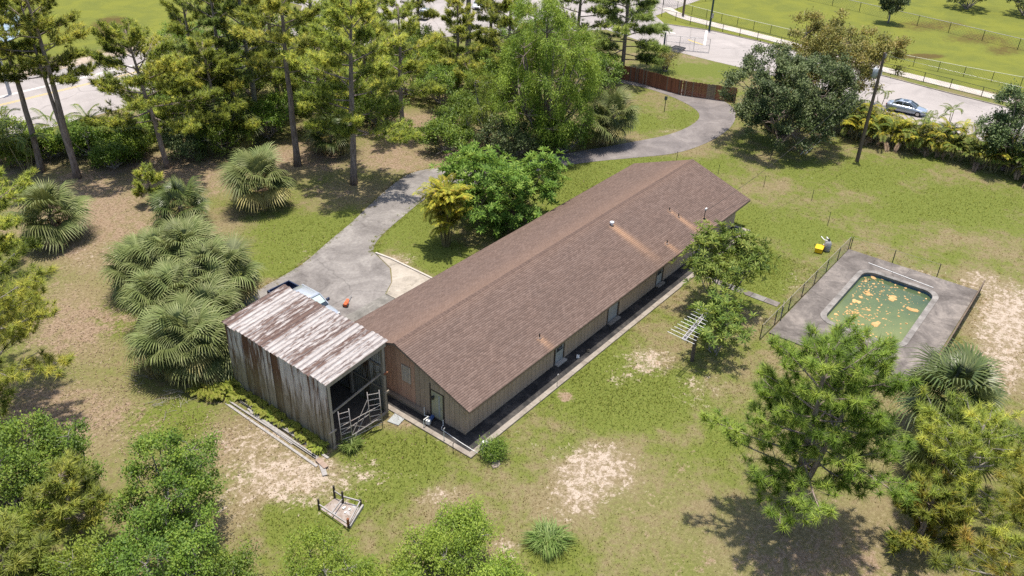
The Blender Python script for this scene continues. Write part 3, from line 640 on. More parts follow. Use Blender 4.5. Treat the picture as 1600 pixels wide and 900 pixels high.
def paint(name, c): t = NT(name); return t.finish(t.ramp(t.noise(t.coord(), 2, 3), [(.3, tuple(x*.92 for x in c)), (.7, c)]), .3, .35, spec=.5, coat=.8)
M_silver = paint('silver_blue_paint', (.36,.42,.52)); M_truck = paint('silver_paint', (.52,.56,.62)); M_navy = paint('navy_paint', (.035,.05,.11)); M_wpaint = paint('white_paint', (.7,.71,.72))
t = NT('car_glass'); M_cglass = t.finish((.035,.045,.055), .05, 0, None, spec=.9, coat=.5)
t = NT('lamp_lens'); M_lens = t.finish((.7,.72,.74), .12, 0, None, spec=.6)
t = NT('tail_lens'); M_tail = t.finish((.35,.02,.02), .2, 0, None, spec=.5)
def sedan(name, label, loc, rz, mat, group=None, L=4.6):
    c = thing(name, label, 'car', loc, rz, group); k = L/4.6
    st = [(0,.42,.60,.62),(.08,.3,.68,.76),(.35,.22,.76,.86),(1.0,.2,.88,.9),(1.35,.2,.95,.91),(2.4,.2,.98,.92),(3.6,.2,1.0,.92),(4.1,.22,1.0,.9),(4.42,.28,.97,.84),(4.55,.36,.9,.76),(4.6,.45,.78,.66)]
    loft(MB(), [ring(x*k, a, b, w) for x, a, b, w in st]).build('body', mat, c, smooth=True, bevel=0)
    def gr(x, z, w, z0=.9): h = [(.8, z0), (w+(.8-w)*.15, z-.06), (w*.9, z)]; return [(x*k, -y, q) for y, q in h]+[(x*k, y, q) for y, q in h[::-1]]
    loft(MB(), [gr(1.12,.93,.78), gr(1.55,1.15,.7), gr(2.05,1.38,.62), gr(2.5,1.43,.6), gr(3.1,1.41,.6), gr(3.55,1.26,.63), gr(3.95,1.03,.7)]).build('window', M_cglass, c, smooth=True)
    r = loft(MB(), [[(x*k, y, z) for y, z in ((-.57,z0-.05),(-.5,z0),(0,z0+.025),(.5,z0),(.57,z0-.05),(0,z0-.06))] for x, z0 in ((1.95,1.38),(2.2,1.425),(2.7,1.44),(3.1,1.42),(3.35,1.36))]).build('roof', mat, c, smooth=True)
    MB().box(2.25*k, 2.85*k, -.38, .38, 1.45, 1.472).build('sunroof', M_cglass, r)
    pl = MB()
    for s in (-1, 1):
        pl.bar((1.2*k, s*.8, .95), (2.0*k, s*.6, 1.38), .06); pl.bar((2.75*k, s*.82, .98), (2.72*k, s*.6, 1.4), .07); pl.bar((3.3*k, s*.6, 1.37), (3.95*k, s*.76, 1.0), .1); pl.bar((2.0*k, s*.6, 1.385), (3.3*k, s*.6, 1.375), .06)
    pl.build('pillar', mat, c)
    for s in (-1, 1):
        MB().box(1.42*k, 1.6*k, s*.9-.02*(s < 0)-.0, s*1.05, .96, 1.09).build('mirror', mat, c, bevel=.02)
        MB().box(-.0+.1, .36, s*.55 if s > 0 else -.8, .8 if s > 0 else -.55, .6, .7).build('headlight', M_lens, c, bevel=.02)
        MB().box(4.42*k, 4.6*k, s*.5 if s > 0 else -.78, .78 if s > 0 else -.5, .76, .88).build('tail_light', M_tail, c, bevel=.02)
        for x in (.82, 3.72): wheel(c, x*k, s*.82, .33, s)
        MB().box(2.2*k, 2.36*k, s*.925-.012, s*.925+.012, .82, .85).build('handle', mat, c)
    MB().box(-.012, .1, -.35, .35, .34, .5).build('grille', M_black, c)
    return c
sedan('parked_car', 'silver blue sedan parked on the street behind the palm hedge', (78.15, -4.75, .02), rad(94), M_silver)

# pickup beside the barn (front towards -Y)
pk = thing('pickup_truck', 'silver cab pickup truck with a dark blue bed, parked behind the barn', 'pickup truck', (2.36, 14.55, .03), rad(90))
# local x: 0 front .. 5.85 tail
st = [(0,.55,.86,.8),(.1,.42,1.0,.92),(.5,.4,1.08,.99),(1.5,.4,1.16,1.0),(2.0,.4,1.18,1.0),(3.6,.4,1.2,1.0),(3.95,.4,1.2,1.0)]
loft(MB(), [ring(x, a, b, w, w*.88) for x, a, b, w in st]).build('body', M_truck, pk, smooth=True)
def gr(x, z, w, z0=1.1): h = [(.9, z0), (w+.06, z-.07), (w*.92, z)]; return [(x, -y, q) for y, q in h]+[(x, y, q) for y, q in h[::-1]]
loft(MB(), [gr(1.22,1.14,.86), gr(1.6,1.5,.78), gr(2.05,1.82,.7), gr(3.4,1.86,.7), gr(3.86,1.78,.72), gr(3.92,1.2,.86)]).build('window', M_cglass, pk, smooth=True)
loft(MB(), [[(x, y, z) for y, z in ((-.74,z0-.05),(-.66,z0+.02),(0,z0+.045),(.66,z0+.02),(.74,z0-.05),(0,z0-.05))] for x, z0 in ((1.95,1.80),(2.2,1.86),(3.3,1.88),(3.86,1.80))]).build('roof', M_truck, pk, smooth=True)
MB().add([(1.45,-.74,1.36),(1.45,.74,1.36),(1.9,.64,1.77),(1.9,-.64,1.77),(1.46,-.74,1.345),(1.46,.74,1.345),(1.91,.64,1.755),(1.91,-.64,1.755)], [(0,1,2,3),(7,6,5,4),(0,4,5,1),(1,5,6,2),(2,6,7,3),(3,7,4,0)]).build('windscreen', noisy('windscreen_sunshade', (.42,.55,.52), (.6,.7,.68), 2, .15, 0, var=0, coat=1), pk, loc=(-.03, 0, .03))
pl = MB()
for s in (-1, 1): pl.bar((1.3,s*.88,1.16), (1.98,s*.72,1.81), .07); pl.bar((2.75,s*.93,1.2), (2.72,s*.73,1.83), .08); pl.bar((3.9,s*.9,1.2), (3.84,s*.73,1.8), .12); pl.bar((1.98,s*.73,1.81), (3.84,s*.73,1.81), .06)
pl.build('pillar', M_truck, pk)
bd = MB()
for s in (-1, 1): bd.box(3.97, 5.82, s*1.0 if s < 0 else .9, -.9 if s < 0 else 1.0, .5, 1.3)
bd.box(3.97, 4.05, -.9, .9, .62, 1.3); bd.box(3.97, 5.74, -.9, .9, .56, .64)
b_ = bd.build('bed', M_navy, pk, bevel=.02)
MB().box(5.745, 5.83, -.895, .895, .6, 1.29).build('tailgate', M_navy, pk, bevel=.02)
for s in (-1, 1):
    MB().box(1.52, 1.66, .98 if s > 0 else -1.25, 1.25 if s > 0 else -.98, 1.2, 1.42).build('mirror', M_navy, pk, bevel=.03)
    MB().box(.04, .3, .6 if s > 0 else -.86, .86 if s > 0 else -.6, .84, .98).build('headlight', M_lens, pk, bevel=.02)
    for x in (1.0, 4.75): wheel(pk, x, s*.9, .39, s)
MB().box(-.1, .03, -.92, .92, .42, .6).build('bumper', M_steel, pk, bevel=.03)
# cars in the far lot
for px, lab, mt, rz in (((79.70,67.23), 'white car in the far parking lot behind the pine trunk', M_wpaint, 30), ((73.03,70.97), 'white car in the far lot partly hidden by branches, left of the other', M_wpaint, 200)):
    sedan('parked_car', lab, (px[0], px[1], .02), rad(rz), mt, None, 4.8)

# orange garden machine on the drive
og = thing('garden_edger', 'small orange garden tool lying on the driveway by the truck nose', 'garden tool', (*(4.99,16.04), .04), rad(25))
M_orange = noisy('orange_plastic', (.5,.09,.03), (.65,.15,.05), 5, .5, .05, var=0)
MB().box(-.22, .2, -.14, .14, .06, .3).build('housing', M_orange, og, bevel=.05)
MB().add([(.05,-.16,.2),(.4,-.1,.32),(.4,.1,.32),(.05,.16,.2),(.05,-.16,.26),(.4,-.1,.4),(.4,.1,.4),(.05,.16,.26)], [(3,2,1,0),(4,5,6,7),(0,1,5,4),(1,2,6,5),(2,3,7,6),(3,0,4,7)]).build('guard', M_orange, og)
MB().tube([(.2,0,.25), (.75,.05,.22), (1.3,.1,.1)], .025, 8).build('handle', M_steel, og)
MB().tube([(-.1,-.2,.1), (-.1,-.14,.1)], .1, 12).tube([(-.1,.14,.1), (-.1,.2,.1)], .1, 12).build('wheel', M_black, og)

# ------------------------------------------------------------------ pool
def rrect(x0, x1, y0, y1, r, z, n=8):
    pts = []
    for cx, cy, a0 in ((x1-r, y1-r, 0), (x0+r, y1-r, 90), (x0+r, y0+r, 180), (x1-r, y0+r, 270)):
        for k in range(n+1):
            a = rad(a0+90*k/n); pts.append((cx+r*math.cos(a), cy+r*math.sin(a), z))
    return pts
pool = thing('swimming_pool', 'green neglected swimming pool with rounded corners and pale coping', 'swimming pool', (31.3, -14.55, 0))
OFS = (-31.3, -14.55*-1, 0)
def loc(pts): return [(p[0]-31.3, p[1]+14.55, p[2]) for p in pts]
outer = rrect(26.2, 36.4, -17.7, -11.4, 1.25, .13); inner = rrect(26.62, 35.98, -17.28, -11.82, .95, .13)
M_coping = noisy('pale_coping', (.13,.118,.107), (.225,.208,.195), 1.4, .8, .15, var=.14, c3=(.32,.3,.28))
# coping stones, each a length of the ring
N = len(outer)
def ringseg(a, b, z0, z1): pass
per = []
for i in range(N):
    a, b = Vector(outer[i]), Vector(outer[(i+1) % N]); c, d = Vector(inner[i]), Vector(inner[(i+1) % N]); L = (b-a).length
    k = max(1, int(round(L/.62)))
    for j in range(k): per.append((a.lerp(b, (j+.008)/k), a.lerp(b, (j+.992)/k), c.lerp(d, (j+.008)/k), c.lerp(d, (j+.992)/k)))
for (a, b, c, d) in per:
    vs = loc([a, b, d, c]); zt = .13+.004*random.Random(a.x*7+a.y).random()
    vs = [(v[0], v[1], zt) for v in vs]+[(v[0], v[1], -.02) for v in vs]
    MB().add(vs, [(3,2,1,0)[::-1] if False else (0,1,2,3), (7,6,5,4), (0,4,5,1), (1,5,6,2), (2,6,7,3), (3,7,4,0)]).build('coping_stone', M_coping, pool)
M_tile = noisy('blue_tile', (.025,.06,.12), (.06,.12,.2), 9, .3, .1, var=0)
M_shell = noisy('pool_shell', (.3,.34,.24), (.42,.45,.33), 1, .7, .1, var=0)
il = loc(inner); tb = MB(); n = len(il)
tb.v = [(p[0], p[1], -.02) for p in il]+[(p[0], p[1], -.34) for p in il]; tb.f = [(i, i+n, (i+1) % n+n, (i+1) % n) for i in range(n)]; tb.f = [f[::-1] for f in tb.f]
tb.build('tile_band', M_tile, pool)
sb = MB(); sb.v = [(p[0], p[1], -.34) for p in il]+[(p[0], p[1], -2.0) for p in il]; sb.f = [(i, i+n, (i+1) % n+n, (i+1) % n)[::-1] for i in range(n)]+[tuple(range(n, 2*n))]
sb.build('shell', M_shell, pool)
t = NT('green_water'); co = t.coord('World'); sep = t.n('ShaderNodeSeparateXYZ'); t.l(co, sep.inputs[0])
f = t.math('ADD', t.math('MULTIPLY_ADD', sep.outputs[0], -.1, 3.63), t.math('MULTIPLY_ADD', t.noise(co, .5, 4), .8, -.4))   # shallow end is the near end
c = t.ramp(f, [(.0, (.055,.085,.045)), (.5, (.108,.142,.058)), (1.0, (.185,.21,.08))])
c = t.mix(t.ramp(t.noise(co, 3.2, 5, .7), [(.56, 0.0), (.72, .5)]), c, (.22,.22,.1))
M_water = t.finish(c, .08, 0, t.noise(co, 1.5, 2), .04, .02, spec=.45)
wb = MB(); wb.v = [(p[0], p[1], -.2) for p in loc(rrect(26.63, 35.97, -17.27, -11.83, .94, 0))]; wb.f = [tuple(range(n))]; wb.build('water', M_water, pool)
# floating algae clumps
M_alg = noisy('algae_scum', (.4,.235,.09), (.56,.37,.17), 4, .9, .4, var=.12, space='World')
ALG = [(33.36,-14.89,-0.18),(33.09,-13.15,-0.18),(31.28,-12.77,-0.18),(32.08,-12.84,-0.18),(32.92,-16.47,-0.18),(29.06,-14.92,-0.18),(29.60,-13.30,-0.18),(27.71,-16.52,-0.18),(30.61,-13.93,-0.18),(33.55,-12.95,-0.18),(35.99,-13.21,-0.18),(35.81,-12.55,-0.18),(35.78,-14.34,-0.18),(34.13,-15.78,-0.18),(31.22,-15.99,-0.18),(30.55,-12.63,-0.18),(34.71,-12.35,-0.18),(33.89,-13.79,-0.18),(35.82,-16.16,-0.18),(33.90,-12.47,-0.18),(34.82,-12.93,-0.18),(28.34,-12.24,-0.18),(27.54,-12.24,-0.18),(28.29,-14.28,-0.18),(35.82,-15.13,-0.18),(33.98,-14.75,-0.18),(29.87,-12.52,-0.18),(29.98,-14.28,-0.18),(36.02,-13.86,-0.18),(33.14,-13.93,-0.18),(27.14,-12.83,-0.18),(35.48,-14.59,-0.18),(36.79,-13.21,-0.18),(35.29,-12.10,-0.18)]
SZ = [.76*q for q in [.75,.6,.55,.4,.62,.7,.5,.55,.35,.4,.42,.45,.4,.38,.3,.35,.3,.32,.3,.28,.3,.4,.35,.3,.28,.3,.25,.28,.3,.2,.3,.3,.25,.28]]
arn = random.Random(11)
for k, (p, s) in enumerate(zip(ALG, SZ)):
    mb = MB(); lobes = 3 if s > .33 else 1
    for q in range(lobes):
        c = (arn.uniform(-.55, .55)*s*(lobes > 1), arn.uniform(-.5, .5)*s*(lobes > 1), .02+.004*q); r = s*arn.uniform(.45, .7); rn = 14; b = len(mb.v); ry = r*arn.uniform(.45, .9)
        for j in range(rn):
            a = 6.283*j/rn; w = arn.uniform(.6, 1.15); mb.v.append((c[0]+math.cos(a)*r*w, c[1]+math.sin(a)*ry*w, c[2]))
        for j in range(rn): x, y, z = mb.v[b+j]; mb.v.append((x*1.04, y*1.04, -.01))
        mb.v.append((c[0], c[1], c[2]+.02))
        for j in range(rn): mb.f += [(b+j, b+(j+1) % rn, b+2*rn), (b+(j+1) % rn, b+j, b+rn+j, b+rn+(j+1) % rn)]
    o = mb.build('algae_clump', M_alg, loc=(p[0], p[1], -.2), rot=(0, 0, arn.uniform(0, 6)))
    tag(o, 'ragged orange algae clump floating on the green pool water', 'algae', 'algae clumps floating on the pool')
fk = MB()
for k in range(420):
    x, y = arn.uniform(27, 35.6), arn.uniform(-17, -12.1)
    if arn.random() > .25+.75*((y+17)/5): continue
    r = arn.uniform(.03, .12); b = len(fk.v); rn = 6
    for j in range(rn): a = 6.283*j/rn; w = arn.uniform(.5, 1.2); fk.v.append((x+math.cos(a)*r*w, y+math.sin(a)*r*w, -.192))
    fk.f.append(tuple(range(b, b+rn)))
tag(fk.build('algae_flecks', M_alg), 'tiny orange flecks of algae scattered over the pool water', kind='stuff')
# deck round the pool in big cast slabs
dk = [(23.4, 26.2-.0), (26.2, 31.3), (31.3, 36.4), (36.4, 38.75)]
for (a, b) in ((22.3, 26.195), (36.405, 38.7)):
    for (y0, y1) in ((-19.75, -14.6), (-14.59, -9.5)): tag(MB().box(a, b, y0, y1, -.08, .1).build('pool_deck', M_deck), kind='structure')
for (y0, y1) in ((-19.75, -17.705), (-11.395, -9.5)):
    for (a, b) in ((26.2, 31.3), (31.31, 36.4)): tag(MB().box(a, b, y0, y1, -.08, .1).build('pool_deck', M_deck), kind='structure')
for cx, cy, sx, sy in ((26.2,-17.7,1,1),(36.4,-17.7,-1,1),(26.2,-11.4,1,-1),(36.4,-11.4,-1,-1)):   # deck fillets behind the rounded corners
    fb_ = MB(); pts = [(cx, cy)]+[(cx+sx*(1.25-1.25*math.sin(rad(a))), cy+sy*(1.25-1.25*math.cos(rad(a)))) for a in range(0, 91, 10)]
    k = len(pts); fb_.v = [(x, y, .097) for x, y in pts]+[(x, y, -.08) for x, y in pts]; o_ = list(range(k))
    fb_.f = [tuple(o_) if sx*sy < 0 else tuple(o_[::-1])]+[(i, i+k, (i+1) % k+k, (i+1) % k) for i in range(k)]
    tag(fb_.build('pool_deck', M_deck), kind='structure')
o = MB().tube([(37.35, -11.6, .13), (36.75, -16.9, .13)], .03, 8).build('pool_pole', M_pvc); tag(o, 'long white pole lying on the pool deck beside the far coping', 'pole')
# fence round the pool
M_link = noisy('chain_link_wire', (.28,.27,.26), (.42,.41,.4), 9, .5, 0, metal=.4, var=0)
M_linkb = noisy('black_chain_link', (.02,.03,.025), (.04,.05,.04), 9, .6, 0, var=0)
M_prail = noisy('pale_fence_rail', (.2,.18,.13), (.32,.29,.22), 5, .55, .05, var=.05)
M_ppost = noisy('green_black_post', (.035,.045,.035), (.07,.08,.065), 6, .6, .05, var=.1)
def chain_fence(name, label, pts, h, sp, mrail, mpost, mwire, wsp=.14, wr=.003, rr=.028, pr=.035, rail=True, z0=0.0, lean=0.0, bottom=False, skip=(), group=None):
    f = thing(name, label, 'fence', (pts[0][0], pts[0][1], 0), 0, group); ox, oy = pts[0]
    P = [Vector((x-ox, y-oy, 0)) for x, y in pts]; wm_ = MB(); idx = 0
    for a, b in zip(P[:-1], P[1:]):
        L = (b-a).length; d = (b-a)/L; k = max(1, round(L/sp)); nrm = Vector((-d.y, d.x, 0))*lean
        for i in range(k + (1 if b is P[-1] else 0)):
            if idx not in skip:
                p = a+d*(L*i/k); MB().tube([p+Vector((0,0,z0-.05)), p+nrm*h+Vector((0,0,z0+h+.04))], pr, 8).build('post', mpost, f)
            idx += 1
        if rail: MB().tube([a+nrm*h+Vector((0,0,z0+h)), b+nrm*h+Vector((0,0,z0+h))], rr, 8).build('top_rail', mrail, f)
        if bottom: MB().tube([a+Vector((0,0,z0+.12)), b+Vector((0,0,z0+.12))], rr*.8, 6).build('bottom_rail', mrail, f)
        q = -h
        while q < L:
            for s in (0, 1):
                u0, u1, za, zb = q, q+h, 0.0, h
                if u0 < 0: za = -u0; u0 = 0
                if u1 > L: zb = h-(u1-L); u1 = L
                if u1-u0 > .05:
                    A = a+d*u0+nrm*za+Vector((0,0,z0+za)); B = a+d*u1+nrm*zb+Vector((0,0,z0+zb))
                    if s: A = a+d*u0+nrm*(h-za)+Vector((0,0,z0+h-za)); B = a+d*u1+nrm*(h-zb)+Vector((0,0,z0+h-zb))
                    wm_.tube([A, B], wr, 3, False)
            q += wsp
    o = wm_.build('wire_mesh', mwire, f); o['kind'] = 'stuff'
    return f
chain_fence('chain_link_fence', 'chain link fence with a pale rail along the left side of the pool deck', [(38.75, -9.42), (21.2, -9.3)], 1.22, 2.45, M_prail, M_ppost, M_link)
chain_fence('chain_link_fence', 'thin wire fence across the far end of the pool deck', [(38.85, -9.55), (38.95, -16.6)], 1.18, 3.4, M_prail, M_ppost, M_link, rr=.012, wr=.002, wsp=.3)
chain_fence('chain_link_fence', 'brown rusted fence leaning along the right side of the pool deck', [(38.6, -19.9), (24.0, -20.0)], 1.15, 2.9, noisy('rusty_rail', (.12,.085,.06), (.2,.15,.11), 4, .7, .1, var=0), M_ppost, noisy('rusty_mesh', (.1,.075,.055), (.17,.13,.1), 7, .7, 0, var=0), .07, .006, .05, lean=.06)
# gate leaf standing at the pool fence
gt = thing('pool_gate', 'narrow chain link gate leaf standing open at the pool fence', 'gate', (25.3, -9.15, 0), rad(200))
MB().tube([(0,0,.08), (0,0,1.25)], .025).tube([(1,0,.08), (1,0,1.25)], .025).build('stile', M_ppost, gt)
MB().tube([(0,0,1.22), (1,0,1.22)], .025).tube([(0,0,.12), (1,0,.12)], .025).build('rail', M_prail, gt)
wb = MB()
for i in range(-8, 8):
    a = i*.13; 
    for s in (0, 1):
        A = (max(a,0), 0, .12+max(-a,0)); B = (min(a+1.1,1), 0, .12+min(1.1, 1-a))
        if B[0]-A[0] > .05: wb.tube([A, B] if not s else [(1-A[0],0,A[2]), (1-B[0],0,B[2])], .003, 3, False)
wb.build('wire_mesh', M_link, gt)['kind'] = 'stuff'
# filter, yellow box
pf = thing('pool_filter', 'grey pool filter tank with white pipes beside the fence corner', 'pool filter', (*(37.27,-8.07), 0), rad(40))
MB().tube([(0,0,.0),(0,0,.08),(0,0,.2),(0,0,.75),(0,0,.92),(0,0,1.0)], [.25,.27,.3,.3,.2,.08], 18).build('tank', noisy('grey_plastic', (.25,.25,.26), (.36,.36,.37), 3, .5, .05, var=0), pf, smooth=True)
MB().tube([(0,0,.98),(0,0,1.04),(0,0,1.16)], [.13,.13,.06], 12).build('valve', M_black, pf)
MB().tube([(.1,0,1.06),(.5,0,1.06),(.55,0,1.0),(.55,0,.25),(.8,0,.2)], .04, 8).tube([(-.1,0,1.0),(.1,.35,1.0),(.7,.4,1.0)], .04, 8).build('pipe', M_pvc, pf)
MB().box(.45, .85, -.45, -.1, .0, .28).build('pump', M_pvc, pf, bevel=.05); MB().tube([(.2,-.35,.16),(.6,-.3,.16)], .12, 10).build('motor', M_steel, pf)
yb = thing('yellow_bin', 'small bright yellow box lying on the grass beside the filter tank', 'box', (*(36.72,-7.62), 0), rad(10))
M_yb = noisy('yellow_plastic', (.72,.42,.01), (.8,.5,.02), 5, .45, .03, var=0)
MB().box(-.42, .38, -.3, .3, .03, .42).build('box', M_yb, yb, bevel=.05); MB().box(-.45, .41, -.33, .33, .42, .48).build('lid', M_yb, yb, bevel=.02); MB().box(-.1, .1, -.36, -.32, .3, .38).build('latch', M_black, yb)

# ------------------------------------------------------------------ antenna in the yard
an = thing('tv_antenna', 'old television antenna on a dark wooden post in the yard', 'antenna', (*(15.69,-6.84), 0), 0)
AH = 2.69
MB().tube([(0,0,-.05), (.0,.02,AH*.5), (0,0,AH+.1)], [.13,.125,.115], 10).build('post', noisy('dark_post', (.07,.055,.045), (.15,.12,.1), 4, .85, .3, (3,3,.4), var=0), an)
M_alu = noisy('old_aluminium', (.26,.245,.255), (.42,.4,.415), 6, .45, 0, metal=.35, var=.05)
ab = Vector((*(15.69,-6.84), 0)); a0 = Vector((13.75,-6.84,2.80))-ab; a1 = Vector((17.27,-6.73,3.35))-ab; dv = (a1-a0).normalized(); sd_ = Vector((.12, .97, .1)).normalized()
sd_ = (sd_-dv*sd_.dot(dv)).normalized()
bm_ = MB().bar(a0+sd_*.12, a1+sd_*.09, .055).bar(a0-sd_*.12, a1-sd_*.09, .055)
for i in range(25): p = a0.lerp(a1, i/24); bm_.bar(p-sd_*.12, p+sd_*.12, .05)
bm_.build('boom', M_alu, an)
for i in range(11):
    q = .02+i*.097; p = a0.lerp(a1, q); L = 1.35-.07*i
    MB().tube([p-sd_*L*.55, p+sd_*L*.9], .018, 6).build('element', M_pvc, an)

# ------------------------------------------------------------------ utility pole with cables
UP = Vector((*(58.72,-3.25), 0)); UH = 11.44
up_o = thing('utility_pole', 'brown wooden utility pole with a grey transformer can near its top', 'utility pole', UP, 0)
M_pole = noisy('pole_wood', (.085,.062,.045), (.17,.13,.1), 2, .85, .3, (3,3,.25), var=0)
MB().tube([(0,0,-.1), (0,0,UH*.5), (0,0,UH)], [.21,.17,.13], 12).build('pole', M_pole, up_o)
M_can = noisy('transformer_grey', (.34,.37,.4), (.44,.47,.5), 2, .4, 0, var=0)
tz = UH-2.1
tr = MB().tube([(0,.42,tz-.45),(0,.42,tz+.42),(0,.42,tz+.5)], [.27,.27,.16], 16).build('transformer', M_can, up_o, smooth=True)
MB().tube([(0,.42,tz+.48),(0,.42,tz+.7)], [.05,.03], 8).build('bushing', M_pvc, tr); MB().box(-.12,.12,.1,.2,tz-.2,tz+.25).build('bracket', M_steel, tr)
MB().tube([(.12,-.14,tz-.2),(.12,-.14,tz+.4)], .05, 8).build('fuse_cutout', M_pvc, up_o); MB().box(-.08,.08,-.2,-.1,UH-.5,UH-.1).build('insulator', M_steel, up_o)
gw_ = thing('guy_wire', 'pair of pale guy wires slanting from the lawn up to the utility pole', 'guy wire', (*(56.31,2.00), 0), 0)
gl = Vector(gw_.location)
for k, (dx_, zt) in enumerate(((0, 8.6), (.35, 7.4))):
    a = Vector((dx_, -dx_, 0)); b = UP-gl+Vector((0, .1, zt)); MB().tube([a, b], .012, 6).build('wire', M_steel, gw_); MB().tube([a+(b-a)*.01, a+(b-a)*.33], .03, 6).build('guard', M_pvc, gw_)
def cable(name, label, a, b, sag, r, mat=M_black):
    a, b = Vector(a), Vector(b); pts = [(a.lerp(b, i/16))-Vector((0,0,sag*4*(i/16)*(1-i/16))) for i in range(17)]
    o = MB().tube([p-a for p in pts], r, 5).build(name, mat, smooth=True); o.location = a; return tag(o, label, 'cable')
cable('service_cable', 'black service cable running from the roof mast to the utility pole', MAST, UP+Vector((0,0,UH-1.1)), 1.1, .016)
cable('power_cable', 'thin cable from the utility pole towards the right over the palm hedge', UP+Vector((0,0,UH-.2)), (62, -70, 10.4), .8, .012, M_steel)
M_lcable = noisy('pale_cable', (.55,.55,.5), (.65,.65,.6), 4, .5, 0, var=0)
for k, (y, z) in enumerate(((91.5, 9.6), (96.0, 10.2))):
    o = cable('road_cable', ('upper' if k else 'lower')+' pale overhead cable crossing the field beyond the wide road', (-60, y-3, z), (90, y+2, z+.4), 1.5, .035, M_lcable)
rp = thing('road_pole', 'grey concrete pole beside the wide road at the left edge', 'utility pole', (*(10.31,80.16), 0))
MB().tube([(0,0,0),(0,0,11)], [.2,.14], 10).build('pole', noisy('pole_concrete', (.3,.31,.34), (.4,.41,.44), 3, .8, .1, var=0), rp)
MB().bar((-.9,0,10.4), (.9,0,10.4), .1).build('cross_arm', M_steel, rp)

# ------------------------------------------------------------------ small things in the yards
for k, (p, hh, lab) in enumerate((((46.15,11.24), .95, 'thin dark stake just beyond the far gable peak'), ((45.77,6.30), 1.05, 'thin stake right of the far gable, second along the line'), ((45.96,1.50), 1.25, 'thin dark stake under the service cable on the lawn'), ((46.17,-3.27), 1.1, 'thin stake in open grass nearest the utility pole'), ((42.05,-6.38), 1.35, 'thin green stake on the lawn behind the pool fence corner'))):
    s = thing('garden_stake', lab, 'stake', p, 0, 'stakes in a line across the lawn')
    MB().tube([(0,0,-.05), (.02,0,hh)], [.028,.022], 6).build('rod', M_ppost, s); MB().box(-.03,.03,-.02,.02,hh-.12,hh-.04).build('clip', M_black, s)
sg = thing('sign_post', 'small dark sign on a thin post inside the bend of the lane', 'sign', (58.29,19.61), rad(20))
MB().tube([(0,0,-.05), (0,0,1.75)], .045, 8).build('post', M_ppost, sg); MB().box(-.035,-.005,-.17,.17,1.4,1.85).build('panel', noisy('sign_back', (.1,.11,.11), (.16,.17,.17), 5, .6, 0, var=0), sg)
# post pen with rails round a littered slab
pen = thing('post_pen', 'small pen of short dark posts and grey rails round a dirty slab', 'pen', (-8.75, 1.0, 0))
PO = [(-9.5,2.1),(-8.35,2.35),(-8.2,1.55),(-7.85,.55),(-9.45,-.2)]; PO = [(-9.47,2.10),(-8.38,2.11),(-8.34,1.48),(-7.91,0.54),(-9.43,-0.17)]
PO = [(x+8.75, y-1.0) for x, y in PO]; PHt = [.75,.9,.85,.55,.8]
M_dpost = noisy('charred_post', (.04,.032,.028), (.09,.075,.06), 5, .9, .3, (3,3,.5), var=.1)
for (x, y), h in zip(PO, PHt): p_ = MB().tube([(x,y,-.05), (x+.01,y,h)], [.065,.06], 8).build('post', M_dpost, pen)
MB().tube([(PO[4][0],PO[4][1],.42),(PO[4][0]+.01,PO[4][1],.82)], .07, 8).build('rusty_sleeve', M_rust, pen)
def rl(a, b, za, zb): MB().bar((PO[a][0],PO[a][1],za), (PO[b][0],PO[b][1],zb), .06, .07).build('rail', M_gwood, pen)
rl(0, 4, .4, .45); rl(1, 2, .55, .5); rl(2, 3, .5, .42); rl(4, 3, .42, .45)
MB().bar((PO[2][0],PO[2][1],.35), ((PO[0][0]*.55+PO[4][0]*.45), (PO[0][1]*.55+PO[4][1]*.45), .42), .06).build('rail', M_gwood, pen)
cx = sum(p[0] for p in PO)/5; cy = sum(p[1] for p in PO)/5; q = [PO[0], PO[4], PO[3], PO[1]]
q = [(x+(cx-x)*.06, y+(cy-y)*.06) for x, y in q]
sl = MB(); sl.v = [(x, y, .05) for x, y in q]+[(x, y, -.03) for x, y in q]; sl.f = [(0,1,2,3),(0,4,5,1),(1,5,6,2),(2,6,7,3),(3,7,4,0)]
sl.build('slab', noisy('dirty_slab', (.2,.15,.12), (.32,.27,.24), 2.2, .9, .3, var=0, c3=(.42,.43,.46)), pen)
MB().bar((PO[4][0]+.1,PO[4][1]+.03,.1), (PO[3][0]+.06,PO[3][1]-.1,.1), .1, .2).build('edge_board', M_gwood, pen)
for k, (x, y, s) in enumerate(((.15,.1,.09),(.28,-.2,.07),(-.02,-.18,.06))): MB().box(x-s, x+s, y-s*.6, y+s*.6, .05, .05+s).build('litter_scrap', M_pvc, pen, rot=None)
# boards stacked beside the barn: each lies on its own
brd = random.Random(9)
for k in range(11):
    L = brd.uniform(4.5, 7.6) if k > 1 else 8.6; y1 = 13.0-brd.uniform(0, 2.5) if k > 1 else 13.3; x = -7.25+.105*k+(-.12 if k == 0 else 0); w = .11 if k % 3 else .15
    y0 = max(y1-L, 4.2+brd.uniform(0, .4))
    o = MB().box(-w/2, w/2, y0-y1, 0, 0, .045).build('board', M_gwood, loc=(x, y1, .012+.05*(k % 2)+.004), rot=(0, 0, rad(brd.uniform(-1.2, 1.2))))
    tag(o, 'long weathered grey board lying beside the rusty barn wall', 'board', 'boards lying beside the barn')
for k, (p, w, L, mt, lab) in enumerate((((-7.12,4.63), .3, .95, noisy('brown_plank', (.24,.17,.13), (.36,.27,.22), 3, .85, .2, (.3,2,2), var=0), 'short brown plank at the near end of the board pile'), ((-7.38,4.22), .28, 1.0, M_gwood, 'short pale board sticking out at the near end of the board pile'))):
    o = MB().box(-w/2, w/2, -L/2, L/2, 0, .06).build('plank', mt, loc=(p[0], p[1], .09-.06*k), rot=(0, 0, rad(-8-20*k))); tag(o, lab, 'plank')
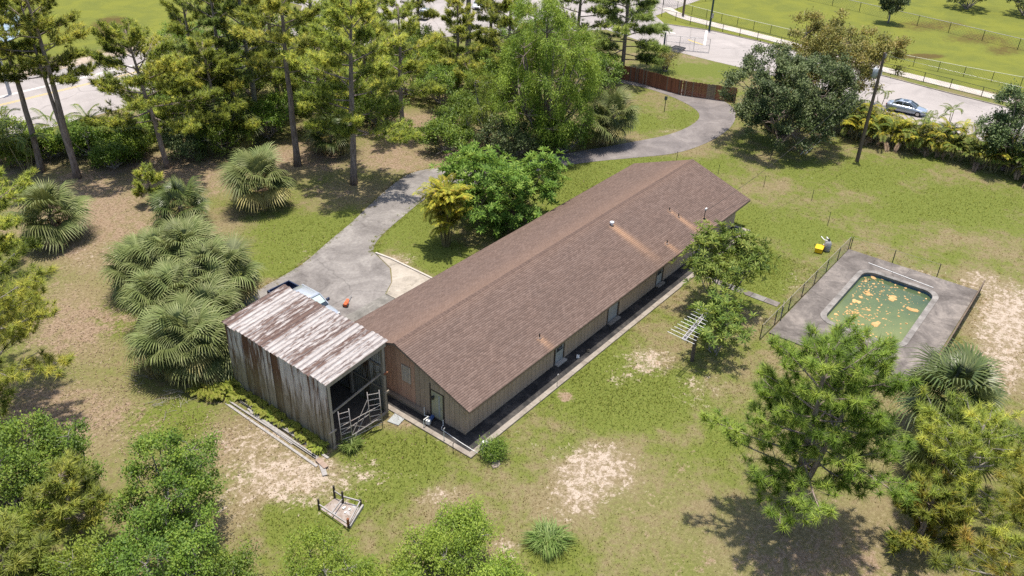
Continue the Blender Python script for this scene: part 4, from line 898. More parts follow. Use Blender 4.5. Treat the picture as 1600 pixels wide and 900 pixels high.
for k in range(4):
    y = 12.6-k*2.1; o = MB().tube([(0,-1.1,0), (.03,1.1,.0)], .022, 6).build('iron_rod', M_black, loc=(-6.75+.12*(k % 2), y, .16)); tag(o, 'thin black iron rod lying on the grey boards by the barn', 'rod', 'rods on the boards')
# plate on the grass by the barn post
o = MB().box(-.5, .5, -.4, .4, 0, .05).build('paving_plate', noisy('plate_grey', (.27,.29,.3), (.38,.4,.41), 3, .8, .1, var=0), loc=(*(-1.55,4.16), .012), rot=(0, 0, rad(12))); tag(o, 'flat grey square plate on the grass by the barn corner post', 'plate')
# pump by the gable door, pipes, well head
wp = thing('water_pump', 'blue and white water pump with pipes by the gable door', 'pump', (-.62, 2.35, .1), rad(15))
MB().tube([(0,0,.18),(.45,0,.18)], .13, 12).build('motor', noisy('pump_blue', (.03,.07,.2), (.06,.12,.3), 4, .4, .05, var=0), wp); MB().box(-.25, 0, -.14, .14, .02, .34).build('head', M_pvc, wp, bevel=.04)
MB().tube([(-.12,0,.32),(-.12,0,.6),(-.5,.1,.6),(-.5,.1,.05)], .03, 8).build('pipe', M_pvc, wp); MB().box(-.3, .5, -.2, .2, 0, .04).build('base', M_black, wp)
MB().tube([(.3,.13,.2),(.3,.5,.2),(.3,.5,.8)], .025, 8).build('riser', M_pvc, wp)
pp = thing('drain_pipe', 'thin white pipe lying across the walk corner to the well head', 'pipe', (0, 1.45, .13))
MB().tube([(-.25,.1,0),(-.5,.0,0),(-.6,-.1,0),(-.72,-1.6,0),(-.78,-3.1,0)], .022, 8).tube([(-.25,.1,0),(-.25,.1,.4)], .03, 8).build('pipe', M_pvc, pp)
wh = thing('well_head', 'pale grey lumpy well pump beside the walk corner, next to a green bush', 'well pump', (*(-0.26,-1.79), 0), rad(20))
MB().tube([(0,0,0),(0,0,.1),(0,0,.55),(0,0,.68),(0,0,.74)], [.22,.24,.22,.16,.05], 14).build('body', M_can, wh, smooth=True); MB().tube([(.0,0,.5),(-.35,.05,.5),(-.35,.05,.1)], .04, 8).build('pipe', M_pvc, wh); MB().box(-.1,.12,-.2,.2,.6,.72).build('cap', M_pvc, wh, bevel=.03)
MB().box(-.14,.14,.16,.3,.15,.5).build('switch_box', M_steel, wh, bevel=.02)
o = MB().disc((0,0,.05), .32, 7, .24, random.Random(2), .2); o.v += [(x*1.05, y*1.05, -.02) for x, y, z in o.v[:7]]; o.f += [(i, i+7, (i+1) % 7+7, (i+1) % 7) for i in range(7)]
o = o.build('flat_stone', noisy('brown_stone', (.25,.2,.16), (.36,.3,.25), 3, .9, .3, var=0), loc=(*(-0.74,-2.96), 0)); tag(o, 'flat brownish stone on the grass below the green bush', 'stone')
for k, (p, h, lab) in enumerate((((7.36,-1.47), 1.0, 'thin grey standpipe beside the walk edge under the long eave'), ((-1.20,0.61), 1.0, 'thin white standpipe at the gable walk edge by the pump'), ((-1.59,-0.46), .75, 'short dark stake nearest the walk corner'), ((-1.96,1.34), .6, 'short dark rod in the grass below the pump'))):
    s = thing('standpipe', lab, 'pipe', p); MB().tube([(0,0,-.03),(0,0,h)], .022, 6).build('pipe', M_pvc if k == 1 else (M_steel if k == 0 else M_black), s); MB().tube([(0,0,h-.02),(.1,0,h+.02)], .028, 6).build('tap', M_steel if k < 2 else M_black, s)
for k, (p, lab) in enumerate((((10.85,-0.71), 'small white scrap on the shaded walk by the side door step'), ((11.86,-0.87), 'small dark object on the shaded walk beyond the side door'))):
    o = MB().box(-.15,.15,-.1,.1,0,.1).box(-.06,.06,-.08,.08,.1,.16).build('scrap', (M_pvc, M_black)[k], loc=(p[0], p[1], .101), rot=(0,0,.5)); tag(o, lab, 'scrap')

# ------------------------------------------------------------------ wooden fence by the lane, gate and panel, street fences
wf = thing('wooden_fence', 'reddish brown wooden plank fence along the bend of the lane', 'fence', (65.0, 27, 0))
M_plank = noisy('red_brown_plank', (.15,.058,.033), (.27,.115,.065), 1.3, .85, .25, (3,3,.5), var=.3)
M_plankg = noisy('grey_brown_plank', (.16,.12,.09), (.26,.2,.15), 1.3, .85, .25, (3,3,.5), var=.2)
wpts = [(64.10,35.90), (65.37,28.20), (64.92,20.92), (66.96,14.52)]; plm = MB().box(-.012,.012,.004,.146,.03,1.88).mesh('plank', M_plank); plg = MB().box(-.012,.012,.004,.146,.03,1.88).mesh('plank', M_plankg)
frn = random.Random(4); tot = 0
for a, b in zip(wpts[:-1], wpts[1:]):
    A, B = Vector((*a,0)), Vector((*b,0)); L = (B-A).length; d = (B-A)/L; az = math.atan2(d.y, d.x)-math.pi/2; k = int(L/.15)
    for i in range(k):
        p = A+d*(i*.15)-Vector((65,27,0)); tot += 1
        inst('plank', plg if frn.random() < .12 or (b == wpts[-1] and .45 < i/k < .6) else plm, wf, p, (0, 0, az), (1, 1, 1+frn.uniform(-.025,.02)))
    for z in (.35, 1.5): MB().bar(A+d*.0+Vector((.05,0,z))-Vector((65,27,0)), B+Vector((.05,0,z))-Vector((65,27,0)), .05, .09).build('rail', M_plank, wf)
    MB().box(-.05,.05,-.05,.05,-.05,1.92).build('post', M_plank, wf, loc=A-Vector((65,27,0))+Vector((.1,0,0)))
gate = thing('field_gate', 'light metal tube gate with chain link across the street verge', 'gate', (*(81.79,33.12), 0))
ga, gb = Vector((*(82.08,33.29), 0)), Vector((*(84.61,27.33), 0)); gd = gb-ga; gh = 2.0
MB().tube([(0,0,-.05),(0,0,2.35)], .13, 10).build('post', noisy('blue_grey_post', (.05,.075,.11), (.09,.12,.16), 4, .5, 0, var=0), gate)
for q in (.04, .34, .66, 1.0): MB().tube([gd*q+Vector((0,0,.1)), gd*q+Vector((0,0,gh))], .035, 8).build('stile', M_steel, gate)
for z in (.1, 1.1, gh): MB().tube([gd*.04+Vector((0,0,z)), gd+Vector((0,0,z))], .03, 8).build('rail', M_steel, gate)
wb = MB(); Lg = gd.length; q = -gh
while q < Lg:
    for s in (0, 1):
        u0, u1 = max(q, 0), min(q+gh, Lg); za, zb = u0-q, u1-q
        if u1-u0 > .05: wb.tube([gd*(u0/Lg)+Vector((0,0,(gh-za) if s else za)), gd*(u1/Lg)+Vector((0,0,(gh-zb) if s else zb))], .004, 3, False)
    q += .25
wb.build('wire_mesh', M_link, gate)['kind'] = 'stuff'
fp = thing('fallen_gate_panel', 'dark framed mesh gate panel leaning low over the grass by the light gate', 'gate panel', (76.1, 30.9, 0))
A = [(0.1,1.1,.12),(7.3,1.2,.3),(7.2,-.5,.3),(.3,-1.1,.12)]
pb = MB()
for i in range(4): pb.bar(A[i], A[(i+1) % 4], .12)
pb.build('frame', M_black, fp)
pb = MB()
for i in range(1, 46): q = i/46; pb.bar(Vector(A[0]).lerp(Vector(A[1]), q), Vector(A[3]).lerp(Vector(A[2]), q), .05, .02)
for i in range(1, 9): q = i/9; pb.bar(Vector(A[0]).lerp(Vector(A[3]), q)+Vector((0,0,.022)), Vector(A[1]).lerp(Vector(A[2]), q)+Vector((0,0,.022)), .05, .018)
pb.build('mesh_infill', noisy('dark_mesh', (.025,.03,.035), (.05,.055,.06), 4, .6, 0, var=0), fp)
f1 = [(101,52),(98.2,43),(96.9,37),(96.3,31),(95.9,25),(94.6,17),(93,8.5),(92.6,3),(91.6,-4),(90.3,-12),(86,-50)]
chain_fence('street_fence', 'black chain link fence with slim posts along the street kerb', [(x+.15, y) for x, y in f1], 1.25, 3.4, M_linkb, M_linkb, M_linkb, .34, .006, .028, .045)
f2 = [(112,60),(106,47),(103.2,40),(102,34),(100.8,25),(99.4,15),(98.6,6),(98.6,-4),(99,-11),(99.5,-60)]
chain_fence('field_fence', 'pale railed chain link fence between the sidewalk and the sports field', f2, 1.35, 3.4, noisy('pale_rail', (.5,.5,.36), (.62,.61,.46), 4, .5, 0, var=0), M_linkb, M_linkb, .34, .006, .04, .04)
chain_fence('backfield_fence', 'dark chain link fence at the far side of the sports field', [(128,30),(122,4),(118,-12),(112,-40)], 1.6, 5, M_link, M_linkb, M_linkb, .5, .008, .04, .05)
chain_fence('field_fence', 'chain link fence running off across the field at the top', [(104,46),(128,38),(150,31)], 1.6, 5, M_linkb, M_linkb, M_linkb, .5, .008, .04, .05)
lp_ = thing('field_light_pole', 'tall dark green light pole standing by the street fence', 'light pole', (*(95.73,32.93), 0))
MB().tube([(0,0,0),(0,0,12)], [.17,.11], 10).build('pole', noisy('dark_green_steel', (.02,.045,.04), (.04,.07,.06), 4, .5, 0, var=0), lp_); MB().box(-.2,.0,-.4,-.15,2.0,2.7).build('control_box', M_steel, lp_); MB().bar((0,-1.2,11.8),(0,1.2,11.8), .1).build('cross_arm', M_black, lp_)
lp_ = thing('field_pole', 'short brown post standing on the grass beyond the sidewalk', 'post', (*(101.19,40.56), 0)); MB().tube([(0,0,-.1),(0,0,9)], [.2,.16], 10).build('pole', M_pole, lp_); MB().tube([(0,0,8.9),(0,0,9.1)], .2, 8).build('cap', M_black, lp_)

# ------------------------------------------------------------------ vegetation
M_bark = noisy('pine_bark', (.1,.075,.063), (.33,.265,.235), 3.0, .9, .5, (2,2,.5), var=.15)
M_bark2 = noisy('pale_bark', (.16,.14,.12), (.34,.31,.28), 3.0, .9, .4, (2,2,.6), var=.1)
M_ptrunk = noisy('palm_trunk', (.11,.085,.065), (.24,.19,.15), 5, .9, .6, (1,1,3), var=.1)
LM = dict(
 pine=leaf_mat('pine_needles', [(.05,(0.101,0.153,0.026)),(.5,(0.292,0.355,0.061)),(.95,(0.613,0.593,0.120))], .4, soft=.8, tint=.8, hue=.015),
 pine_fresh=leaf_mat('fresh_pine_needles', [(.05,(0.075,0.153,0.023)),(.5,(0.214,0.346,0.050)),(.95,(0.454,0.579,0.116))], .4, soft=.8, tint=.8, hue=.01),
 pine_gold=leaf_mat('golden_pine_needles', [(.05,(0.110,0.165,0.033)),(.35,(0.244,0.283,0.044)),(.6,(0.366,0.354,0.061)),(.8,(0.488,0.354,0.088)),(.95,(0.439,0.236,0.088))], .4, soft=.8, tint=.8, hue=.01),
 pine_dark=leaf_mat('dark_pine_needles', [(.05,(0.084,0.130,0.028)),(.5,(0.208,0.284,0.064)),(.95,(0.444,0.498,0.140))], .35, soft=.8, tint=.8, hue=.01),
 pine_lime=leaf_mat('lime_pine_needles', [(.05,(.13,.17,.03)),(.5,(.235,.275,.05)),(.95,(.36,.36,.1))], .4, soft=.8, tint=.8, hue=.01),
 green=leaf_mat('green_leaves', [(.05,(0.048,0.100,0.013)),(.5,(0.133,0.219,0.025)),(.95,(0.285,0.363,0.051))], .3, tint=.62, hue=.02),
 bright=leaf_mat('bright_leaves', [(.05,(0.088,0.150,0.017)),(.5,(0.203,0.287,0.031)),(.95,(0.366,0.437,0.071))], .35, tint=.62, hue=.015),
 oak=leaf_mat('dark_leaves', [(.05,(0.040,0.068,0.022)),(.5,(0.097,0.140,0.044)),(.95,(0.208,0.251,0.099))], .2, tint=.62, hue=.015),
 tan=leaf_mat('tan_leaves', [(.05,(0.112,0.127,0.029)),(.5,(0.231,0.221,0.054)),(.95,(0.396,0.297,0.102))], .3, tint=.62, hue=.015),
 plum=leaf_mat('plumeria_leaves', [(.05,(0.048,0.112,0.018)),(.5,(0.145,0.257,0.039)),(.95,(0.341,0.453,0.104))], .3, .5, .12, hue=.015),
 plum2=leaf_mat('frangipani_leaves', [(.05,(0.053,0.109,0.022)),(.5,(0.157,0.233,0.043)),(.95,(0.351,0.404,0.108))], .3, .5, .12, hue=.015),
 sabal=leaf_mat('fan_palm_leaves', [(.05,(.075,.105,.03)),(.5,(.165,.2,.068)),(.95,(.31,.33,.15))], .25, .5, .2, hue=.015, var=.4),
 sabal_dark=leaf_mat('dark_fan_leaves', [(.05,(0.032,0.054,0.013)),(.5,(0.083,0.117,0.030)),(.95,(0.204,0.234,0.072))], .2, .4, .4, hue=.012, var=.4),
 sabal_old=leaf_mat('yellowing_fan_leaves', [(.05,(0.176,0.143,0.044)),(.5,(0.308,0.264,0.088)),(.95,(0.418,0.352,0.154))], .2, hue=.02, var=.3),
 dead=leaf_mat('dead_fronds', [(.05,(0.140,0.095,0.060)),(.5,(0.270,0.190,0.125)),(.95,(0.420,0.320,0.220))], .15, .8, hue=.02, var=.4),
 areca=leaf_mat('areca_leaves', [(.05,(0.093,0.127,0.016)),(.45,(0.233,0.253,0.030)),(.75,(0.420,0.356,0.041)),(.95,(0.621,0.386,0.068))], .3, soft=.8, hue=.02, var=.5),
 areca_green=leaf_mat('green_areca_leaves', [(.05,(0.042,0.084,0.020)),(.5,(0.119,0.168,0.031)),(.95,(0.322,0.308,0.063))], .3, hue=.02, var=.5),
 fern=leaf_mat('fern_leaves', [(.05,(.12,.17,.02)),(.5,(.23,.27,.04)),(.95,(.38,.36,.09))], .3, hue=.02, var=.3),
 tuft=leaf_mat('tall_grass', [(.05,(0.072,0.132,0.026)),(.5,(0.156,0.240,0.054)),(.95,(0.288,0.348,0.120))], .3, hue=.02, var=.3),
)
def norm(a): return a/np.maximum(np.linalg.norm(a, axis=-1, keepdims=True), 1e-6)
def needles(rng, T, A, tint, nn, L, w, spread=.8):
    n = len(T); T = np.repeat(T, nn, 0); A = np.repeat(A, nn, 0); tt = np.repeat(tint, nn)
    d = norm(A*.8+rng.randn(n*nn, 3)*spread*.75); s = T+A*rng.uniform(-.22, .16, (n*nn, 1))
    ln = L*rng.uniform(.7, 1.15, (n*nn, 1)); side = norm(np.cross(d, rng.randn(n*nn, 3)))*w/2
    tip = s+d*ln; tip[:, 2] -= (ln[:, 0]**2)*.12
    V = np.stack([s-side, s+side, tip], 1).reshape(-1, 3)
    return V, np.repeat(np.clip(tt, 0, 1), 3)
def leaves(rng, P, out, tint, L, asp, droop=0.0, flat=.5):
    """diamond leaves folded along the midrib"""
    n = len(P); d = norm(out*.55+rng.randn(n, 3)*.75+np.array([0, 0, -droop])); up = norm(np.array([0, 0, 1.0])*flat+out*.5+rng.randn(n, 3)*.45)
    s = norm(np.cross(d, up)); ln = L*rng.uniform(.65, 1.2, (n, 1)); nrm = np.cross(s, d)
    base = P; mid = P+d*ln*.5-nrm*ln*.06; tip = P+d*ln-nrm*ln*.02; a = mid+s*ln*asp/2+nrm*ln*.1; b = mid-s*ln*asp/2+nrm*ln*.1
    V = np.stack([base, a, tip, b], 1).reshape(-1, 3); i = np.arange(n)*4
    F = np.concatenate([np.stack([i, i+1, i+2], 1), np.stack([i, i+2, i+3], 1)])
    return V, F, np.repeat(np.clip(tint, 0, 1), 4)
def put(name, me, parent): o = bpy.data.objects.new(name, me); return link(o, parent)

def pine(label, base, H, cb=.45, R=4.0, nl=16, seed=1, mat='pine', lean=(0, 0), tl=.46, nn=26, w=.055, dens=2.0, r0=None, fork=False, group=None, name='pine_tree', flat=1.0, droop=0.0, cat='pine tree', dead=0, off=(0, 0), bark=None, limbup=1.0, spread=.8):
    rng = np.random.RandomState(seed); tr = thing(name, label, cat, (base[0], base[1], 0), 0, group); r0 = r0 or (.1+.011*H)
    n = 9; wig = np.cumsum(rng.randn(n, 2)*.09*H/17, 0); wig -= np.linspace(0, 1, n)[:, None]*wig[-1]*.3
    def axis(t):
        k = t*(n-1); i = min(int(k), n-2); f = k-i; wv = wig[i]*(1-f)+wig[i+1]*f
        return np.array([wv[0]+lean[0]*t*H, wv[1]+lean[1]*t*H, t*H])
    mb = MB(); mb.tube([axis(t)-np.array([0,0,.15 if t == 0 else 0]) for t in np.linspace(0, 1, 12)], [r0*(1.35 if t == 0 else 1)*(1-.82*t**1.3)+.015 for t in np.linspace(0, 1, 12)], 9)
    stems = [axis]
    if fork:
        f0 = axis(.06); f1 = np.array([fork[0], fork[1], H*.93])
        def ax2(t): q = f0*(1-t)+f1*t; q = q+np.array([math.sin(t*3)*.35*fork[0]/4, math.sin(t*3)*.35*fork[1]/4, 0]); return q
        mb.tube([ax2(t) for t in np.linspace(0, 1, 10)], [r0*.8*(1-.8*t)+.015 for t in np.linspace(0, 1, 10)], 8); stems.append(ax2)
    mb.build('trunk', bark or M_bark, tr, smooth=True)
    lm = MB(); T, A, tn = [], [], []
    for i in range(nl):
        ax_ = stems[i % len(stems)]; t = (i+rng.rand()*.8)/nl; ht = cb+(1-cb)*t*.97; p0 = ax_(min(ht, .985)); az = i*2.39996+rng.uniform(-.5, .5)
        prof = (1-t**2.2)*.82+.18; prof *= .85+.15*min(1, t/.18); L = R*prof*rng.uniform(.6, 1.12)*(1.0 if t < .9 else .8)
        el = (rad(-8)+rad(58)*t**1.2)*limbup; dh = np.array([math.cos(az), math.sin(az), 0]); sd = np.array([-dh[1], dh[0], 0]); bend = rng.uniform(-.3, .3)
        def P(s): return p0+dh*L*s*math.cos(el)+sd*L*bend*s*s+np.array([0, 0, L*(math.sin(el)*s+(.16-droop)*s*s)*flat])
        lr = .025+.010*L; lm.tube([P(s) for s in np.linspace(0, 1, 6)], [lr*(1-.8*s)+.008 for s in np.linspace(0, 1, 6)], 5, False)
        if i < dead: continue
        ns_ = int((3+L*1.9)*dens); tint0 = rng.uniform(.15, .65)
        for j in range(ns_):
            s = .28+.72*(j+rng.rand())/ns_; q = P(min(s, 1)); sgn = 1 if j % 2 else -1; ang = rad(rng.uniform(20, 75))*sgn*(1.1-s*.6)
            f = dh*math.cos(ang)+sd*math.sin(ang); f = f+np.array([0, 0, rng.uniform(-.15, .5)-droop]); f = f/np.linalg.norm(f); sl = (.22+.2*rng.rand())*L*(1.25-s)+.35
            e = q+f*sl+np.array([0, 0, .1*sl]); lm.tube([q, (q+e)/2+rng.randn(3)*.03, e], [.022, .016, .007], 4, False)
            a = f*.7+np.array([0, 0, .7-droop*1.6]); a /= np.linalg.norm(a)
            for k in range(3 if sl > .7 else 2):
                T.append(q+(e-q)*(1-k*.33)+rng.randn(3)*.09); A.append(a+rng.randn(3)*.25); tn.append(tint0+rng.uniform(-.25, .35))
            if rng.rand() < .6:
                g_ = e+(sd*-sgn*.35+dh*.2)*sl*.5+np.array([0,0,.12]); T.append(g_); A.append(a+rng.randn(3)*.3); tn.append(tint0+rng.uniform(-.25, .35))
    lm.build('limbs', bark or M_bark, tr, smooth=True)
    V, at = needles(rng, np.array(T), norm(np.array(A)), np.array(tn), nn, tl, w, spread)
    put('crown', np_mesh('crown', V, np.arange(len(V)).reshape(-1, 3), LM[mat], dict(tint=at)), tr)
    return tr

def lobes(rng, R, Rz, zc, n, flat=.0, rl=(.38, .6)):
    out = [(np.array([0, 0, zc]), .55*min(R, Rz*1.2))]
    for i in range(n):
        a = i*2.4+rng.uniform(-.5, .5); u = rng.uniform(-.85, .95); c = math.sqrt(max(0, 1-u*u)); k = rng.uniform(.55, .88)
        out.append((np.array([math.cos(a)*c*R*k, math.sin(a)*c*R*k, zc+u*Rz*k]), rng.uniform(*rl)*min(R, Rz*1.3)))
    return out
def broadleaf(name, label, base, H, R, seed, mat, nleaf=9000, L=.16, asp=.5, nl=9, zc=None, Rz=None, cat='tree', droop=0.0, group=None, style='leaf', trunk_r=.14, stems=1, clump=.36, bark=None, flat=.5, rl=(.26,.46), nros=12, low=True, sq=(1,1), off=(0,0), ncl=None):
    rng = np.random.RandomState(seed); tr = thing(name, label, cat, (base[0], base[1], 0), 0, group)
    Rz = Rz or H*.46; zc = zc or H-Rz; lb = lobes(rng, R, Rz, zc, int(nl*1.7), rl=rl)
    C, O, S = [], [], []
    tot = sum(r*r for _, r in lb); want = ncl or int(70+R*26)
    for c, r in lb:
        k = max(4, int(want*r*r/tot)); d = norm(rng.randn(k, 3)); d[:, 2] = np.where(d[:, 2] < -.35, -d[:, 2]*.6, d[:, 2]); d = norm(d)
        p = c+d*r*rng.uniform(.72, 1.05, (k, 1))
        C.append(p); O.append(d); S.append(np.full(k, r))
    C = np.concatenate(C); O = np.concatenate(O); C = C*np.array([sq[0], sq[1], 1])+np.array([off[0], off[1], 0]); C[:, 2] = np.maximum(C[:, 2], .25)
    keep = np.ones(len(C), bool)
    for c, r in lb:                                   # drop clumps buried in another lobe
        keep &= np.linalg.norm((C-np.array([off[0],off[1],0]))/np.array([sq[0], sq[1], 1])-c, axis=1) > r*.62
    C, O = C[keep], O[keep]; k = len(C); ct = rng.uniform(.05, .8, k)
    mb = MB(); tz = max(.3, zc-Rz*.75) if stems == 1 else .2
    for s_ in range(stems):
        a = s_*2.1; b0 = np.array([math.cos(a)*.15*(stems > 1), math.sin(a)*.15*(stems > 1), -.1]); b1 = np.array([math.cos(a)*.35*(stems > 1)+rng.uniform(-.1,.1), math.sin(a)*.35*(stems > 1), tz])
        mb.tube([b0, (b0+b1)/2+rng.randn(3)*.04, b1], [trunk_r*1.2, trunk_r, trunk_r*.85], 8)
        for c, r in lb[s_::stems]:
            e = c*np.array([sq[0], sq[1], 1])+np.array([off[0], off[1], 0]); m1 = b1*.5+e*.5+np.array([0, 0, -.12*np.linalg.norm(e-b1)])+rng.randn(3)*.1
            mb.tube([b1, m1, e], [trunk_r*.65, trunk_r*.45, trunk_r*.2], 6, False)
            for j in np.argsort(np.linalg.norm(C-e, axis=1))[:7]: mb.tube([e, (e+C[j])/2+rng.randn(3)*.08, C[j]], [trunk_r*.2, trunk_r*.13, .012], 4, False)
    mb.build('trunk', bark or M_bark2, tr, smooth=True)
    if style == 'leaf':
        per = max(8, nleaf//k); P = np.repeat(C, per, 0)+rng.randn(k*per, 3)*clump*np.array([.62, .62, .5]); oo = np.repeat(O, per, 0)
        tt = np.repeat(ct, per)+rng.uniform(-.2, .2, k*per)
        if droop: P[:, 2] -= rng.exponential(droop*.6, k*per)
        V, F, at = leaves(rng, P, oo, tt, L, asp, droop, flat)
    else:                                             # rosettes of long leaves at the twig ends
        per = 4; Cn = np.repeat(C, per, 0)+rng.randn(k*per, 3)*clump*.8; On = np.repeat(O, per, 0); ct2 = np.repeat(ct, per); m_ = len(Cn)
        axd = norm(On*.5+np.array([0, 0, .8])+rng.randn(m_, 3)*.25); x = norm(np.cross(axd, rng.randn(m_, 3))); y = np.cross(axd, x)
        ph = (np.arange(nros)*2.39996)[None, :, None]+rng.rand(m_, 1, 1)*6; el = np.linspace(.15, 1.0, nros)[None, :, None]+rng.uniform(-.12, .12, (m_, nros, 1))
        rd_ = x[:, None]*np.cos(ph)+y[:, None]*np.sin(ph); d = norm(rd_*np.cos(el)+axd[:, None]*np.sin(el)); sdv = norm(np.cross(d, axd[:, None]+0*d)); nv = np.cross(sdv, d)
        ln = L*rng.uniform(.7, 1.15, (m_, nros, 1)); b = Cn[:, None]+d*.02; mid = b+d*ln*.55; tip = b+d*ln-nv*ln*.16-np.array([0, 0, .06])*ln; hw = ln*asp/2
        V = np.stack([b+0*d, mid+sdv*hw, tip, mid-sdv*hw], 2).reshape(-1, 3); i = np.arange(m_*nros)*4
        F = np.concatenate([np.stack([i, i+1, i+2], 1), np.stack([i, i+2, i+3], 1)]); at = np.repeat(np.clip(np.repeat(ct2, nros)+rng.uniform(-.2, .2, m_*nros), 0, 1), 4)
    put('crown', np_mesh('crown', V, F, LM[mat], dict(tint=at)), tr)
    return tr

# --- fan palms: every frond its own part
def fan_mesh(seed, Lp, Lb, mat, nseg=32, droop=.34, w=.085):
    rng = np.random.RandomState(seed); V, F, tn = [], [], []
    def pet(t): return np.array([Lp*t, 0, -.1*Lp*t*t])
    for a, b in ((0, .5), (.5, 1)):
        p, q = pet(a), pet(b); n = len(V); V += [p+[0,-.022,0], p+[0,.022,0], p+[0,0,-.03], q+[0,-.016,0], q+[0,.016,0], q+[0,0,-.022]]; tn += [.5]*6
        F += [(n,n+1,n+4),(n,n+4,n+3),(n+1,n+2,n+5),(n+1,n+5,n+4),(n+2,n,n+3),(n+2,n+3,n+5)]
    h = pet(1.0)
    for i in range(nseg):
        ph = rad(-128+256*i/(nseg-1)); L = Lb*(.62+.38*math.cos(ph/2))*rng.uniform(.9, 1.08); d = np.array([math.cos(ph), math.sin(ph), .16*math.cos(ph)-.1*abs(math.sin(ph))]); d /= np.linalg.norm(d)
        s = np.array([-math.sin(ph), math.cos(ph), 0]); m1 = h+d*L*.42+np.array([0,0,.03]); m2 = h+d*L*.72-np.array([0,0,L*droop*.28]); tip = h+d*L*.93-np.array([0,0,L*droop*rng.uniform(.8,1.3)]); n = len(V); ww = w*L/Lb
        V += [h, m1+s*ww/2, m1-s*ww/2, m2+s*ww*.36+[0,0,.01], m2-s*ww*.36, tip]; tn += [.2,.35,.35,.6,.6,.95]; F += [(n,n+2,n+1),(n+1,n+2,n+4),(n+1,n+4,n+3),(n+3,n+4,n+5)]
    return np_mesh('frond', np.array(V), np.array(F), LM[mat], dict(tint=np.array(tn)+rng.uniform(-.1,.1,len(tn))))
FAN = {k: [fan_mesh(s, 1.25, 1.35, k, droop=d) for s, d in ((1, .4), (2, .6), (3, .3))] for k in ('sabal', 'sabal_dark')}
FAN_OLD = [fan_mesh(4, 1.15, 1.3, 'sabal_old', droop=.5)]; FAN_DEAD = [fan_mesh(5, 1.0, 1.15, 'dead', droop=.6, w=.06)]
def fan_palm(label, base, hts, seed, mat='sabal', sc=1.0, nf=34, spread=.0, group=None, ndead=5, nold=5):
    """hts: list of (dx, dy, trunk height) heads growing from one base"""
    rng = random.Random(seed); p = thing('fan_palm', label, 'palm', (base[0], base[1], 0), 0, group)
    for (dx, dy, h) in hts:
        MB().tube([(dx*.6, dy*.6, -.1), (dx*.8, dy*.8, h*.5), (dx, dy, h)], [.2, .19, .22], 9).build('trunk', M_ptrunk, p)
        for i in range(nf):
            t = (i+.5)/nf; el = 84-120*t**.85+rng.uniform(-20, 18); az = i*137.5+rng.uniform(-24, 24)
            me = FAN[mat][rng.randrange(3)]
            if i >= nf-nold: me = FAN_OLD[0]
            inst('frond', me, p, (dx, dy, h+.15-.25*t), (rng.uniform(-.5, .5), -rad(el), rad(az)), sc*rng.uniform(.72, 1.18)*(1 if t > .12 else .8))
        for i in range(ndead):
            inst('dead_frond', FAN_DEAD[0], p, (dx, dy, h-.15), (rng.uniform(-.4,.4), rad(rng.uniform(42, 72)), rad(i*360/max(1, ndead)+rng.uniform(-30,30))), sc*rng.uniform(.7, 1))
    return p
# --- feather palms and ferns
def feather(rng, L, arch, mat, npair=24, ll=.5, w=.075, el0=70):
    V, F, tn = [], [], []; pts = []; p = np.array([0., 0, 0]); a = rad(el0)
    for i in range(13):
        pts.append(p.copy()); p = p+np.array([math.cos(a), 0, math.sin(a)])*L/12; a -= arch/12*(.5+i/9)
    pts = np.array(pts)
    for i in range(12):
        n = len(V); r = .018*(1-i/14)+.004; V += [pts[i]+[0,r,0], pts[i]-[0,r,0], pts[i+1]+[0,r,0], pts[i+1]-[0,r,0]]; tn += [.7]*4; F += [(n,n+1,n+3),(n,n+3,n+2)]
    for i in range(npair):
        t = .22+.78*(i+.5)/npair; k = t*12; j = min(int(k), 11); q = pts[j]+(pts[j+1]-pts[j])*(k-j); fw_ = norm(pts[j+1]-pts[j]); l = ll*(.45+.75*math.sin(math.pi*min(1, .15+t*.8)))*rng.uniform(.85, 1.1)
        for s in (-1, 1):
            d = norm(fw_*.65+np.array([0, s*.8, .18])); sv = norm(np.cross(d, np.array([0,0,1.]))); m = q+d*l*.5+[0,0,.02]; tip = q+d*l-[0,0,l*.35]; n = len(V)
            V += [q, m+sv*w/2, m-sv*w/2, tip]; tn += [.25,.45,.45,.9]; F += [(n,n+2,n+1),(n+1,n+2,n+3)]
    return np.array(V), np.array(F), np.array(tn)
def feather_mesh(seed, L, arch, mat, **kw):
    rng = np.random.RandomState(seed); V, F, tn = feather(rng, L, arch, mat, **kw); return np_mesh('frond', V, F, LM[mat], dict(tint=np.clip(tn+rng.uniform(-.15, .15), 0, 1)))
ARE = {k: [feather_mesh(s, 2.3, a, k) for s, a in ((1, 1.5), (2, 2.1), (3, 1.1))] for k in ('areca', 'areca_green', 'dead')}
